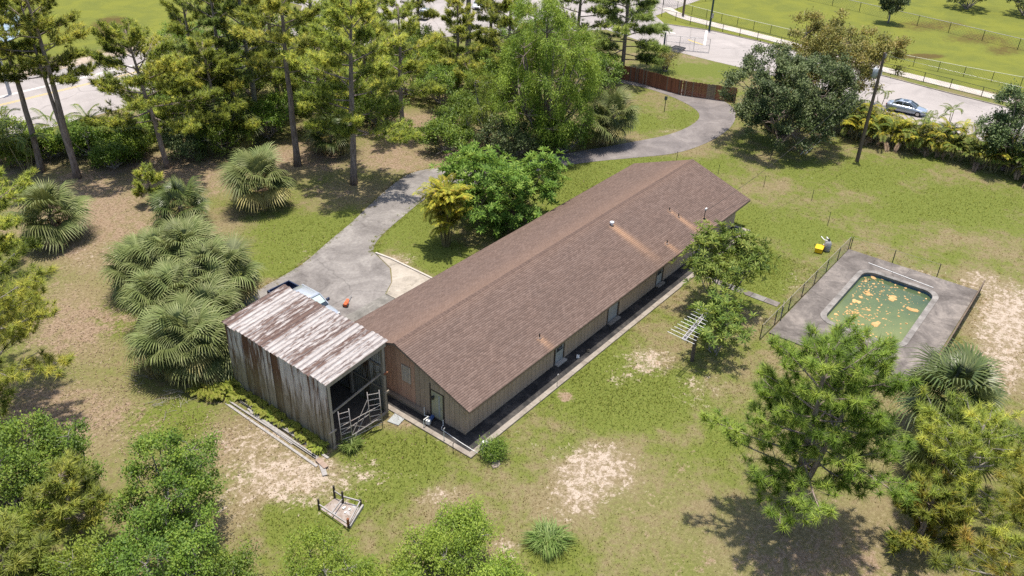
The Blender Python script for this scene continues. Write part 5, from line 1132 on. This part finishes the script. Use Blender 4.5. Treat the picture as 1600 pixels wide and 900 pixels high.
def areca(label, base, h, seed, nf=14, sc=1.0, mat='areca', group='areca palms in the hedge along the street', clumps=4, ndead=1, alt=None):
    rng = random.Random(seed); p = thing('areca_palm', label, 'palm', (base[0], base[1], 0), rng.uniform(0, 6), group); st = MB(); heads = []
    for i in range(clumps):
        a = i*6.283/clumps+rng.uniform(-.4, .4); r = rng.uniform(.05, .4)*sc; hh = h*rng.uniform(.2, 1.0); q = (math.cos(a)*r*2.0, math.sin(a)*r*2.0, hh); st.tube([(q[0]*.4, q[1]*.4, -.05), q], [.05, .035], 6); heads.append((q, a))
    st.build('stems', M_stem, p)
    for i in range(nf):
        q, a = heads[i % clumps]; mm = mat if rng.random() > .3 or not alt else alt
        inst('frond', ARE[mm][rng.randrange(3)], p, q, (0, rad(rng.uniform(-18, 30)), a+i*2.4+rng.uniform(-.4, .4)), sc*rng.uniform(.7, 1.05))
    for i in range(ndead): inst('dead_frond', ARE['dead'][rng.randrange(3)], p, (heads[i % clumps][0][0], heads[i % clumps][0][1], heads[i % clumps][0][2]*.7), (0, rad(rng.uniform(45, 75)), rng.uniform(0, 6)), sc*.7)
    return p
M_stem = noisy('palm_stems', (.16,.14,.06), (.3,.26,.13), 4, .6, .1, (1,1,3), var=.15)
def fern_mesh(seed, n, L, mat, el=(35, 75)):
    rng = np.random.RandomState(seed); V, F, tn = [], [], []; b = 0
    for i in range(n):
        v, f, t_ = feather(rng, L*rng.uniform(.7, 1.15), rng.uniform(1.2, 2.2), mat, npair=11, ll=.28*L, w=.08*L, el0=rng.uniform(*el)); az = rng.uniform(0, 6.283); c, s = math.cos(az), math.sin(az)
        v = np.stack([v[:,0]*c-v[:,1]*s, v[:,0]*s+v[:,1]*c, v[:,2]], 1)+np.array([rng.uniform(-.15,.15), rng.uniform(-.15,.15), 0]); V.append(v); F.append(f+b); tn.append(np.clip(t_+rng.uniform(-.3,.3), 0, 1)); b += len(v)
    return np_mesh('fern', np.concatenate(V), np.concatenate(F), LM[mat], dict(tint=np.concatenate(tn)))
def grass_clump(name, label, base, R, h, n, seed, mat='tuft', cat='grass clump'):
    rng = np.random.RandomState(seed); a = rng.rand(n)*6.283; r = R*np.sqrt(rng.rand(n))*.55; b = np.stack([np.cos(a)*r, np.sin(a)*r, np.zeros(n)], 1)
    out = np.stack([np.cos(a+rng.randn(n)*.7), np.sin(a+rng.randn(n)*.7), np.zeros(n)], 1); hh = h*rng.uniform(.5, 1.1, (n, 1)); lean = rng.uniform(.15, 1.1, (n, 1))*R*.75
    side = np.stack([-out[:,1], out[:,0], np.zeros(n)], 1)*.022; m1 = b+out*lean*.35+np.array([0,0,1])*hh*.75; tip = b+out*lean+np.array([0,0,1])*hh*rng.uniform(.4, 1.0, (n, 1))
    V = np.stack([b-side, b+side, m1+side*.8, m1-side*.8, tip], 1).reshape(-1, 3); i = np.arange(n)*5
    F = np.concatenate([np.stack([i,i+1,i+2],1), np.stack([i,i+2,i+3],1), np.stack([i+3,i+2,i+4],1)])
    o = bpy.data.objects.new(name, np_mesh(name, V, F, LM[mat], dict(tint=np.repeat(np.clip(rng.rand(n), 0, 1), 5)))); link(o); o.location = (*base, 0); return tag(o, label, cat)

# ------------------------------------------------------------------ the plants, where they stand
GP = 'tall pines in the wood'
pine('tall slim pine at the far left edge, its trunk crossing the wide road', (2.12,56.00), 17.0, .55, 4.6, 20, 21, lean=(-.01, .0), group=GP)
pine('tall forked pine second from the left edge, trunk crossing the wide road', (3.57,52.14), 18.0, .52, 5.4, 26, 22, mat='pine', lean=(-.02,.01), fork=(-.3,1.2), group=GP)
pine('spreading yellow green pine standing right of the road gap', (10.55,47.97), 13.4, .34, 6.2, 28, 23, lean=(-.06,.06), dens=2.1, group=GP)
pine('tall pine with a sunlit pale trunk in the middle of the left wood', (22.35,49.52), 17.5, .30, 5.4, 28, 24, group=GP, bark=M_bark2)
pine('dark tall pine just left of the pale trunked one', (20.91,50.26), 17.0, .32, 4.8, 24, 25, mat='pine_dark', group=GP, lean=(-.04,.04))
pine('narrow tall pine with a bare straight trunk, left of the layered one', (19.26,39.20), 19.0, .48, 3.8, 20, 26, group=GP)
pine('layered bright pine standing at the edge of the driveway', (19.87,31.67), 18.2, .27, 6.0, 34, 27, lean=(0,-.08), dens=2.1, group=GP, droop=.05)
pine('mid sized pine right of the layered driveway pine', (32.27,37.21), 13.6, .30, 4.4, 20, 28, group=GP, mat='pine')
pine('dark trunked pine standing alone before the parking lot', (57.07,49.61), 18.0, .55, 6.4, 20, 29, group=GP, mat='pine_dark', r0=.42)
pine('little pine with a round head on a short bare trunk in the clearing', (44.08,37.98), 5.0, .5, 2.4, 9, 30, group=GP, mat='pine')
pine('pale pine between the dark trunked pine and the weeping tree', (50.00,36.67), 14.5, .22, 4.4, 26, 31, group=GP)
pine('dark drooping pine growing behind the left end of the wooden fence', (66.65,30.76), 15.5, .12, 6.4, 34, 32, mat='pine_dark', group=GP, droop=.22, tl=.6, dens=2.2)
pine('tall pine at the top edge behind the layered driveway pine', (44.32,53.78), 17.0, .25, 5.2, 26, 33, group=GP)
pine('tall pine at the top edge between the narrow and the layered pine', (34.31,53.60), 18.0, .28, 4.8, 26, 34, group=GP)
pine('pine at the top edge left of the pale trunked pine', (21.96,58.81), 14.0, .25, 4.8, 24, 35, group=GP, mat='pine')
pine('young pine low in the wood under the spreading pine', (16.63,53.04), 8.5, .25, 3.6, 16, 36, group=GP)
pine('far pine at the top edge above the weeping tree', (70.44,40.82), 14.0, .2, 5.2, 24, 37, group=GP, mat='pine_dark')
pine('pine at the top edge right of the pale trunked pine', (28.99,54.35), 15.5, .28, 4.4, 24, 38, group=GP)
pine('slender pine at the top edge before the lot, left of the dark trunked pine', (56.32,57.92), 14.0, .3, 4.4, 22, 39, group=GP)
pine('bushy pine at the top edge before the lot, right of the dark trunked pine', (63.87,50.93), 13.0, .22, 4.6, 24, 40, group=GP)
pine('low crowned pine between the spreading pine and the pale trunked pine', (16.87,48.30), 11.0, .18, 4.4, 24, 51, group=GP)
pine('low crowned pine between the narrow pine and the layered pine', (26.24,43.29), 11.5, .18, 4.2, 24, 52, group=GP)
pine('low crowned pine at the back between the layered and mid sized pines', (34.67,44.98), 12.5, .15, 4.4, 24, 53, group=GP)
pine('pine at the top edge left of the weeping tree crown', (47.53,42.87), 11.0, .2, 3.8, 22, 54, group=GP)
# near pines
pine('big fresh green pine with two stems standing on the lawn near the pool', (5.27,-17.79), 12.0, .27, 4.5, 56, 41, mat='pine_fresh', tl=.48, nn=60, w=.034, dens=.8, fork=(2.2,-1.3), group='near pines', lean=(.02,.02), r0=.2, spread=1.25, limbup=1.15)
pine('golden brown tipped pine in the bottom right corner', (4.23,-29.06), 11.4, .35, 4.9, 38, 42, mat='pine_gold', tl=.5, nn=64, w=.032, dens=.6, spread=1.2, group='near pines', bark=M_bark2)
pine('low pale green pine behind the golden pine', (12.38,-24.31), 6.2, .25, 4.0, 28, 43, mat='pine', tl=.46, nn=56, w=.034, dens=.75, spread=1.2, group='near pines', bark=M_bark2)
pine('pine at the right edge behind the golden pine', (20.56,-28.63), 8.0, .35, 3.2, 18, 44, mat='pine_fresh', tl=.44, nn=30, dens=1.8, group='near pines')
pine('young bushy pine between the two stemmed pine and the golden pine', (8.88,-23.62), 4.0, .1, 2.0, 16, 45, mat='pine_gold', tl=.44, nn=30, dens=1.7, group='near pines')
pine('wide pine reaching in from the left edge with bare twisted limbs', (-17.10,23.00), 9.8, .25, 6.6, 40, 46, mat='pine', tl=.48, nn=54, w=.036, dens=.9, spread=1.2, group='near pines', bark=M_bark2, dead=2, limbup=.55)
pine('upper pine at the left edge beside the fan palm', (-10.79,38.25), 10.0, .25, 5.0, 30, 47, mat='pine', tl=.44, nn=30, dens=1.8, group='near pines')
pine('pale grassy headed young pine in the bottom left corner', (-22.80,6.53), 5.6, .3, 2.6, 22, 48, mat='pine_lime', tl=.5, nn=34, dens=1.5, group='near pines')
pine('small young pine rising among the bottom left bushes', (-18.77,8.93), 5.2, .4, 1.8, 14, 49, mat='pine', tl=.44, nn=30, dens=1.7, group='near pines')
pine('small pine seedling in front of the dark fan palm', (5.12,41.64), 3.4, .2, 1.2, 9, 50, mat='pine', tl=.4, group='near pines')
# bushes bottom left and bottom centre
GB = 'leafy bushes along the bottom edge'
broadleaf('leafy_bush', 'vine covered tall bush at the left, topmost of the bottom left bushes', (-17.72,12.40), 5.9, 2.2, 61, 'green', 15000, .15, .55, 8, group=GB, cat='bush', stems=2)
broadleaf('leafy_bush', 'broad dark bush at the left edge below the pine shadow', (-19.80,14.19), 5.0, 2.9, 62, 'green', 15000, .15, .55, 9, group=GB, cat='bush', stems=3)
broadleaf('leafy_bush', 'rounded bush right of the tallest bottom left bush', (-14.99,6.36), 5.8, 2.7, 63, 'green', 17000, .15, .55, 9, group=GB, cat='bush', stems=3)
broadleaf('leafy_bush', 'lower bush in front of the rounded bottom left bush', (-17.65,3.34), 5.4, 2.6, 64, 'green', 16000, .15, .5, 9, group=GB, cat='bush', stems=3)
broadleaf('leafy_bush', 'yellowish bush between the pale pine and the lower bush', (-20.42,5.00), 4.8, 2.2, 65, 'bright', 12000, .17, .35, 8, group=GB, cat='bush', stems=3)
broadleaf('leafy_bush', 'small bush at the bottom edge, right end of the bottom left bushes', (-16.00,1.35), 3.0, 1.6, 66, 'green', 8000, .14, .5, 6, group=GB, cat='bush', stems=2)
broadleaf('leafy_bush', 'long leaved bush at the left edge above the pale young pine', (-21.73,9.72), 4.2, 1.9, 67, 'bright', 9000, .24, .2, 7, group=GB, cat='bush', stems=3)
broadleaf('leafy_bush', 'low bush at the bottom edge below the post pen', (-13.05,-3.06), 3.6, 2.5, 68, 'bright', 14000, .15, .4, 8, group=GB, cat='bush', stems=3, Rz=1.7)
broadleaf('leafy_bush', 'round green shrub on the lawn right of the post pen', (-7.41,-5.99), 3.7, 1.75, 69, 'bright', 12000, .14, .4, 7, group=GB, cat='bush', stems=2)
broadleaf('leafy_bush', 'wide low shrub at the bottom edge in front of the round shrub', (-10.21,-6.22), 3.3, 2.3, 70, 'bright', 14000, .15, .4, 8, group=GB, cat='bush', stems=3, Rz=1.6)
broadleaf('leafy_bush', 'shrub at the bottom edge right of the wide low shrub', (-8.14,-9.28), 2.8, 1.5, 71, 'bright', 8000, .15, .4, 6, group=GB, cat='bush', stems=3)
grass_clump('grass_clump', 'big bright green clump of tall grass on the lower lawn', (-3.41,-8.73), 1.2, .75, 1100, 72)
grass_clump('grass_clump', 'green weeds at the foot of the scaffold', (-5.10,4.39), .75, .7, 500, 73)
broadleaf('small_bush', 'small grassy green bush at the corner of the house walk', (-0.35,-2.44), .95, .6, 74, 'green', 4000, .16, .2, 6, cat='bush', stems=2)
# hero broadleaf trees
broadleaf('weeping_tree', 'big bright green weeping tree left of the lane bend', (39.38,23.38), 15.6, 5.6, 81, 'bright', 75000, .3, .2, 20, Rz=7.9, zc=7.7, droop=.8, trunk_r=.32, clump=.5, rl=(.3,.46), flat=.2, ncl=420, bark=M_bark)
broadleaf('small_willow', 'pale bushy tree standing low left of the weeping tree', (35.83,28.37), 8.0, 3.0, 82, 'bright', 16000, .22, .2, 9, droop=.4, trunk_r=.14)
broadleaf('dark_oak', 'dense dark grey green round tree beside the lane end', (57.35,5.12), 10.0, 5.7, 83, 'oak', 62000, .25, .5, 16, Rz=4.9, zc=4.8, trunk_r=.2, clump=.5, rl=(.38,.52), ncl=620, bark=M_bark)
broadleaf('tan_tree', 'wide tan and yellow green tree behind the dark round tree', (70.52,4.99), 11.4, 6.6, 84, 'tan', 38000, .28, .45, 18, Rz=4.6, zc=6.6, trunk_r=.16, clump=.55, rl=(.3,.48), ncl=300, stems=2, bark=M_bark)
broadleaf('broad_shrub', 'upright dark green leafy tree at the right edge over the hedge', (66.89,-15.85), 8.6, 3.6, 85, 'oak', 18000, .26, .5, 11, Rz=3.9, trunk_r=.16, stems=3, clump=.5, bark=M_bark)
broadleaf('plumeria_tree', 'large domed plumeria with pale leaf rosettes beside the driveway side of the roof', (23.23,16.33), 6.5, 4.5, 86, 'plum', 0, .5, .26, 12, Rz=3.3, zc=3.1, style='ros', trunk_r=.1, stems=4, clump=.5, rl=(.36,.52), ncl=460, bark=M_bark)
broadleaf('plumeria_tree', 'spreading plumeria tree over the walk at the long eave', (22.81,-5.03), 5.2, 3.1, 87, 'plum2', 0, .44, .24, 9, Rz=1.0, zc=4.1, style='ros', trunk_r=.1, stems=3, clump=.5, rl=(.6,.85), ncl=150)
broadleaf('plumeria_tree', 'small sparse plumeria beside the television antenna', (17.48,-7.57), 3.4, 2.0, 88, 'plum2', 0, .44, .24, 6, Rz=1.0, style='ros', trunk_r=.05, stems=4, clump=.45, rl=(.45,.7), ncl=36)
broadleaf('far_tree', 'lone dark tree with orange tinge on the far sports field', (121.38,13.37), 7.0, 2.1, 89, 'oak', 8000, .28, .5, 8, Rz=3.2, trunk_r=.15)
broadleaf('far_tree', 'grey green shrubs beyond the field fence at the top right', (142.06,6.11), 5.5, 4.0, 90, 'oak', 9000, .3, .5, 9, cat='tree', stems=3)
broadleaf('far_tree', 'dark tree at the top right corner beyond the field', (144.40,-2.76), 6.0, 3.5, 91, 'oak', 7000, .3, .5, 8, cat='tree', stems=3)
broadleaf('far_tree', 'small sapling by the lane side of the wooden fence top', (72.16,27.32), 2.6, 1.6, 92, 'tan', 1800, .2, .45, 5, cat='sapling', stems=2)
# undergrowth of the wood, each bush its own
GU = 'undergrowth bushes in the wood'
UB = [((41.77,45.55),4.6,3.2,'bright','sunlit bush behind the mid sized pine'),((41.87,40.37),4.2,2.8,'green','green bush left of the dark trunked pine'),((32.42,41.35),3.6,2.6,'green','bush low behind the layered driveway pine'),((29.75,45.75),4.6,3.0,'green','bush behind the narrow tall pine'),
 ((28.61,51.57),5.4,3.0,'bright','bright bush in the middle of the left wood'),((22.02,47.11),4.2,2.6,'green','dark bush right of the pale trunked pine'),((16.78,47.63),4.4,3.0,'green','bush right below the spreading pine'),((13.66,48.58),3.2,2.4,'oak','dark bush at the foot of the spreading pine'),
 ((10.32,53.53),2.6,2.6,'bright','sunlit bush before the wide road'),((7.37,55.57),3.2,2.6,'green','bush right of the forked pine trunk'),((7.20,51.70),2.4,2.0,'green','low bush on the litter near the forked pine'),((32.18,30.57),3.0,2.4,'green','low grey green bush left of the domed plumeria'),((36.48,32.58),3.6,2.2,'green','bush under the little round headed pine'),
 ((49.94,47.79),3.6,2.4,'bright','pale bush before the parking lot'),((46.86,36.63),5.0,2.8,'green','bush left of the weeping tree top'),((39.89,21.25),3.2,2.2,'green','dark bush at the foot of the weeping tree'),((35.34,24.51),3.6,2.4,'oak','dark bush in the shade of the weeping tree'),((57.29,28.80),4.2,2.4,'green','bush at the left end of the wooden fence'),
 ((37.58,50.07),5.0,2.8,'green','tall bush behind the layered pine at the upper middle'),((29.06,59.26),4.6,2.8,'green','bush between the two upper left pines'),((20.25,62.24),4.0,2.6,'bright','bush at the roadside behind the spreading pine'),((23.40,58.81),3.6,2.6,'green','roadside bush right of the spreading pine'),((36.02,58.88),4.0,2.8,'green','far bush by the parking lot edge'),((47.91,53.91),4.4,2.8,'green','far bush left of the dark trunked pine'),((53.92,43.54),4.2,2.6,'bright','far bush right of the dark trunked pine'),((15.43,57.12),3.4,2.2,'green','bush left behind the spreading pine trunk')]
UB += [((1.86,59.30),2.6,2.4,'bright','leafy bush at the foot of the leftmost pine trunk'),((4.46,58.80),2.4,2.2,'bright','bush between the two left pine trunks'),((7.28,58.15),2.2,2.2,'bright','bush behind the forked pine trunk'),((9.97,55.93),2.4,2.4,'bright','bright roadside bush left of the spreading pine'),((1.32,63.51),2.8,2.8,'bright','bush cut by the left frame edge beside the road'),((27.25,69.00),6.5,3.4,'green','tall roadside thicket left of the upper pines'),((30.81,67.44),7.0,3.4,'green','tall roadside thicket behind the dark upper pine'),((34.43,65.10),6.5,3.4,'bright','tall roadside thicket behind the pale trunked pine'),((39.18,63.99),6.5,3.4,'green','tall thicket behind the narrow pine'),((43.78,62.39),6.5,3.4,'green','tall thicket at the road end behind the layered pine'),((47.68,60.38),6.0,3.2,'bright','tall thicket at the lot corner'),((53.02,54.75),4.0,2.8,'green','thicket at the lot edge left of the dark trunked pine'),((60.36,42.75),5.5,3.0,'green','thicket behind the weeping tree by the lot'),((22.47,66.37),2.6,2.2,'bright','roadside bush left of the tall thickets')]
for k, (p, h, r, m_, lab) in enumerate(UB):
    broadleaf('wood_bush', lab, p, h*1.12, r*1.2, 200+k, m_, 9000, .24, .45, 9, group=GU, cat='bush', stems=3, clump=.45)
# fan palms
GF_ = 'fan palms'
fan_palm('big grey green fan palm at the left beside the edge pine', (-3.65,41.58), [(0,0,2.3)], 301, sc=1.35, nf=42, group=GF_)
fan_palm('dark shaded fan palm behind the big palm cluster', (4.64,36.15), [(0,0,1.8)], 302, 'sabal_dark', sc=1.2, nf=34, group=GF_)
fan_palm('sunlit fan palm standing alone before the wood, left of the driveway', (11.34,34.22), [(0,0,2.7)], 303, sc=1.35, nf=44, group=GF_, nold=9, ndead=8)
fan_palm('wide fan palm, upper left head of the big cluster by the barn', (-2.29,27.73), [(0,0,2.9),(-1.0,1.2,2.1),(1.2,-1.4,3.4)], 304, sc=1.15, nf=46, group=GF_, nold=6)
fan_palm('fan palm, top middle head of the big cluster by the barn', (-0.79,26.43), [(0,0,3.4),(.9,1.4,2.6)], 313, sc=1.15, nf=46, group=GF_, nold=5)
fan_palm('fan palm, right head of the big cluster touching the barn roof corner', (-1.33,23.23), [(0,0,3.2),(1.3,-.8,2.8)], 305, sc=1.12, nf=46, group=GF_, nold=7)
fan_palm('fan palm in the very middle of the big cluster by the barn', (-4.11,22.64), [(0,0,3.0),(1.5,-1.0,2.4),(-1.1,.5,2.6)], 314, sc=1.12, nf=46, group=GF_, nold=8)
fan_palm('bright fan palm, lowest of the big cluster beside the barn', (-6.95,17.74), [(0,0,2.8),(-.6,.9,2.2),(.9,-1.0,2.0)], 306, sc=1.1, nf=46, group=GF_, nold=6)
fan_palm('fan palm between the cluster and the barn wall in shade', (-4.18,19.14), [(0,0,2.6)], 307, sc=1.1, nf=40, group=GF_, nold=7)
fan_palm('dark fan palm on the litter behind the layered pine trunk', (23.63,38.77), [(0,0,2.0)], 308, 'sabal_dark', sc=1.2, nf=32, group=GF_)
fan_palm('grey fan palm deep in the wood below the pale trunked pine', (18.04,47.00), [(0,0,2.8)], 309, 'sabal_dark', sc=1.3, nf=32, group=GF_)
fan_palm('fan palm at the right foot of the weeping tree by the lane', (45.44,18.83), [(0,0,3.2),(-1.2,.8,2.2)], 310, sc=1.15, nf=34, group=GF_, nold=7)
fan_palm('dark stiff fan palm in front of the pool deck near the right edge', (18.02,-22.18), [(0,0,3.5)], 311, 'sabal_dark', sc=1.45, nf=46, group=GF_)
fan_palm('low yellowing fan palm under the stiff one behind the golden pine', (14.94,-22.76), [(0,0,1.6)], 312, sc=.95, nf=22, group=GF_)
# arecas
areca('golden areca palm beside the domed plumeria at the driveway', (16.77,16.73), 4.4, 321, 110, 1.1, 'areca', 'areca palms by the driveway', 22, 1)
areca('dried out brown areca palm under the domed plumeria', (23.30,14.94), 2.6, 322, 14, .9, 'dead', 'areca palms by the driveway', 4, 4)
hrn = random.Random(17)
hp = [(65.41,1.92), (64.65,-1.27), (65.07,-5.32), (65.67,-10.47), (65.60,-14.90), (64.67,-20.41)]
acc = []
for a, b in zip(hp[:-1], hp[1:]):
    L = math.hypot(b[0]-a[0], b[1]-a[1]); k = max(1, int(L/.95))
    for i in range(k): acc.append((a[0]+(b[0]-a[0])*i/k, a[1]+(b[1]-a[1])*i/k))
for i, (x, y) in enumerate(acc):
    for rrow in range(2):
        areca('golden green areca palm in the long hedge beside the street', (x+.3+rrow*1.5+hrn.uniform(-.3,.3), y+hrn.uniform(-.3,.3)), 1.9+.5*rrow+hrn.uniform(-.5,.5), 330+i*2+rrow, 16, hrn.uniform(.95, 1.2), 'areca' if hrn.random() < .7 else 'areca_green', clumps=4, ndead=2 if rrow == 0 else 0, alt='areca_green')
for k, (p, h) in enumerate((((78.18,0.65), 1.6), ((76.98,-7.75), 1.8), ((74.95,-6.15), 1.2))):
    areca(('young green palm standing behind the utility pole at the kerb', 'small drooping palm at the street side of the hedge', 'little spiky palm right of the sedan nose')[k], p, h, 400+k, 10, .8, 'areca_green', 'small palms by the kerb', 2, 0)
for k, (px, h, lab) in enumerate((((0.55,59.12), 4.5, 'tall areca palm at the far left edge before the road'), ((1.32,56.89), 3.8, 'areca palm between the two left edge pine trunks'), ((8.21,57.12), 2.8, 'green areca palm right of the forked pine trunk'), ((5.69,58.66), 3.0, 'areca palm behind the forked pine trunk'), ((9.45,53.25), 2.2, 'low areca palm at the roadside thicket'), ((1.11,63.74), 4.0, 'areca palm cut by the left frame edge'))):
    areca(lab, px, h, 410+k, 20, 1.3, 'areca_green', 'areca palms in the roadside thicket', 6, 1)
# ferns along the barn wall
FM = [fern_mesh(s, 16, .95, 'fern') for s in (1, 2, 3)]
frn = random.Random(8)
for i in range(13):
    t = i/12; y = 13.9-8.2*t
    o = inst('fern_plant', FM[i % 3], None, (-6.22+frn.uniform(-.12,.08), y+frn.uniform(-.2,.2), .02), (0,0,frn.uniform(0,6)), frn.uniform(.62,.85)); tag(o, 'yellow green fern in the row along the rusty barn wall', 'fern', 'ferns along the barn wall')
for i, (x, y, s) in enumerate(((-6.6,15.0,1.3),(-7.3,14.6,1.2),(-6.3,14.5,1.25),(-7.0,14.0,1.1),(-7.6,15.3,1.2),(-6.9,15.7,1.1))):
    o = inst('fern_plant', FM[i % 3], None, (x, y, .02), (0,0,frn.uniform(0,6)), s); tag(o, 'large yellow green fern in the clump at the far barn corner', 'fern', 'ferns in the corner clump')
# fallen twigs and a dead brush pile
def brush(name, label, p, n, R, seed, mat, h=.25):
    rng = random.Random(seed); mb = MB()
    for i in range(n):
        a = rng.uniform(0, 6.28); c = Vector((rng.uniform(-R,R)*.5, rng.uniform(-R,R)*.5, rng.uniform(.02,h))); d = Vector((math.cos(a), math.sin(a), rng.uniform(-.1,.25)))*rng.uniform(.3, R*.8); mb.tube([c-d*.5, c+Vector((0,0,.04)), c+d*.5], [.014,.012,.006], 4, False)
    o = mb.build(name, mat, loc=(p[0], p[1], .02)); return tag(o, label, 'brush pile')
brush('brush_pile', 'grey pile of dead branches left of the domed plumeria', (31.89,28.34), 60, 3.2, 1, M_bark2, 1.2)
brush('brush_pile', 'pale fallen branches on the litter below the lowest fan palm', (-9.59,16.01), 26, 1.8, 2, M_bark2)
brush('brush_pile', 'dead twigs lying beside the lowest fan palm', (-9.19,19.53), 20, 1.5, 3, M_bark2)

# weeds and taller tufts along edges and over the rough grass
wrn = np.random.RandomState(31); WP = []
def along(a, b, n, j): q = wrn.rand(n, 1); return np.array(a)*(1-q)+np.array(b)*q+wrn.randn(n, 2)*j
WP += [along((-1.45,-1.75), (36.4,-1.75), 90, .12), along((-1.5,-1.6), (-1.5,5), 16, .12), along((38.9,-9.2), (21.5,-9.0), 60, .25), along((39.0,-9.6), (39.2,-19.6), 40, .3), along((38.6,-20.3), (24,-20.4), 60, .3), along((36.6,-1.5), (36.6,11), 40, .2), along((0,11.6), (36,11.6), 90, .4)]
for a, b in zip(drv[:-1], drv[1:]):
    if math.hypot(b[0]-a[0], b[1]-a[1]) < 8 and a[1] > 19.5: WP.append(along(a, b, 5, .22))
wp_ = scatter(1300, -14, 60, -28, 30); mw = masks(wp_); wp_ = wp_[(wrn.rand(len(wp_)) < .25+.5*mw['lush']-.3*mw['litter']) & ~inpoly(wp_, drv) & ~inrect(wp_, -1.6, 36.6, -1.9, 12.3) & ~inrect(wp_, 21.8, 39, -20, -9.2) & ~inrect(wp_, -6, -1.2, 5, 14.5) & ~inpoly(wp_, smooth(up_, 2)+smooth(dn_, 2)[::-1])]
WP = np.concatenate(WP+[wp_]); nb_ = 14; B = np.repeat(WP, nb_, 0)+wrn.randn(len(WP)*nb_, 2)*.09; n = len(B); a = wrn.rand(n)*6.283; hgt = wrn.uniform(.06, .2, n)*np.repeat(wrn.uniform(.5, 1.2, len(WP)), nb_); d = np.stack([np.cos(a), np.sin(a)], 1); sd = np.stack([-d[:,1], d[:,0]], 1)*.02
V = np.empty((n, 3, 3)); V[:,0,:2] = B-sd; V[:,1,:2] = B+sd; V[:,:2,2] = 0; V[:,2,:2] = B+d*(hgt*wrn.uniform(.3, 1.1, n))[:,None]; V[:,2,2] = hgt
o = bpy.data.objects.new('weeds', np_mesh('weeds', V.reshape(-1, 3), np.arange(3*n).reshape(-1, 3), M_grass, {k: np.repeat(v, 3) for k, v in masks(B).items()})); link(o); tag(o, 'small weeds and taller grass tufts along the edges of the paving', kind='stuff')
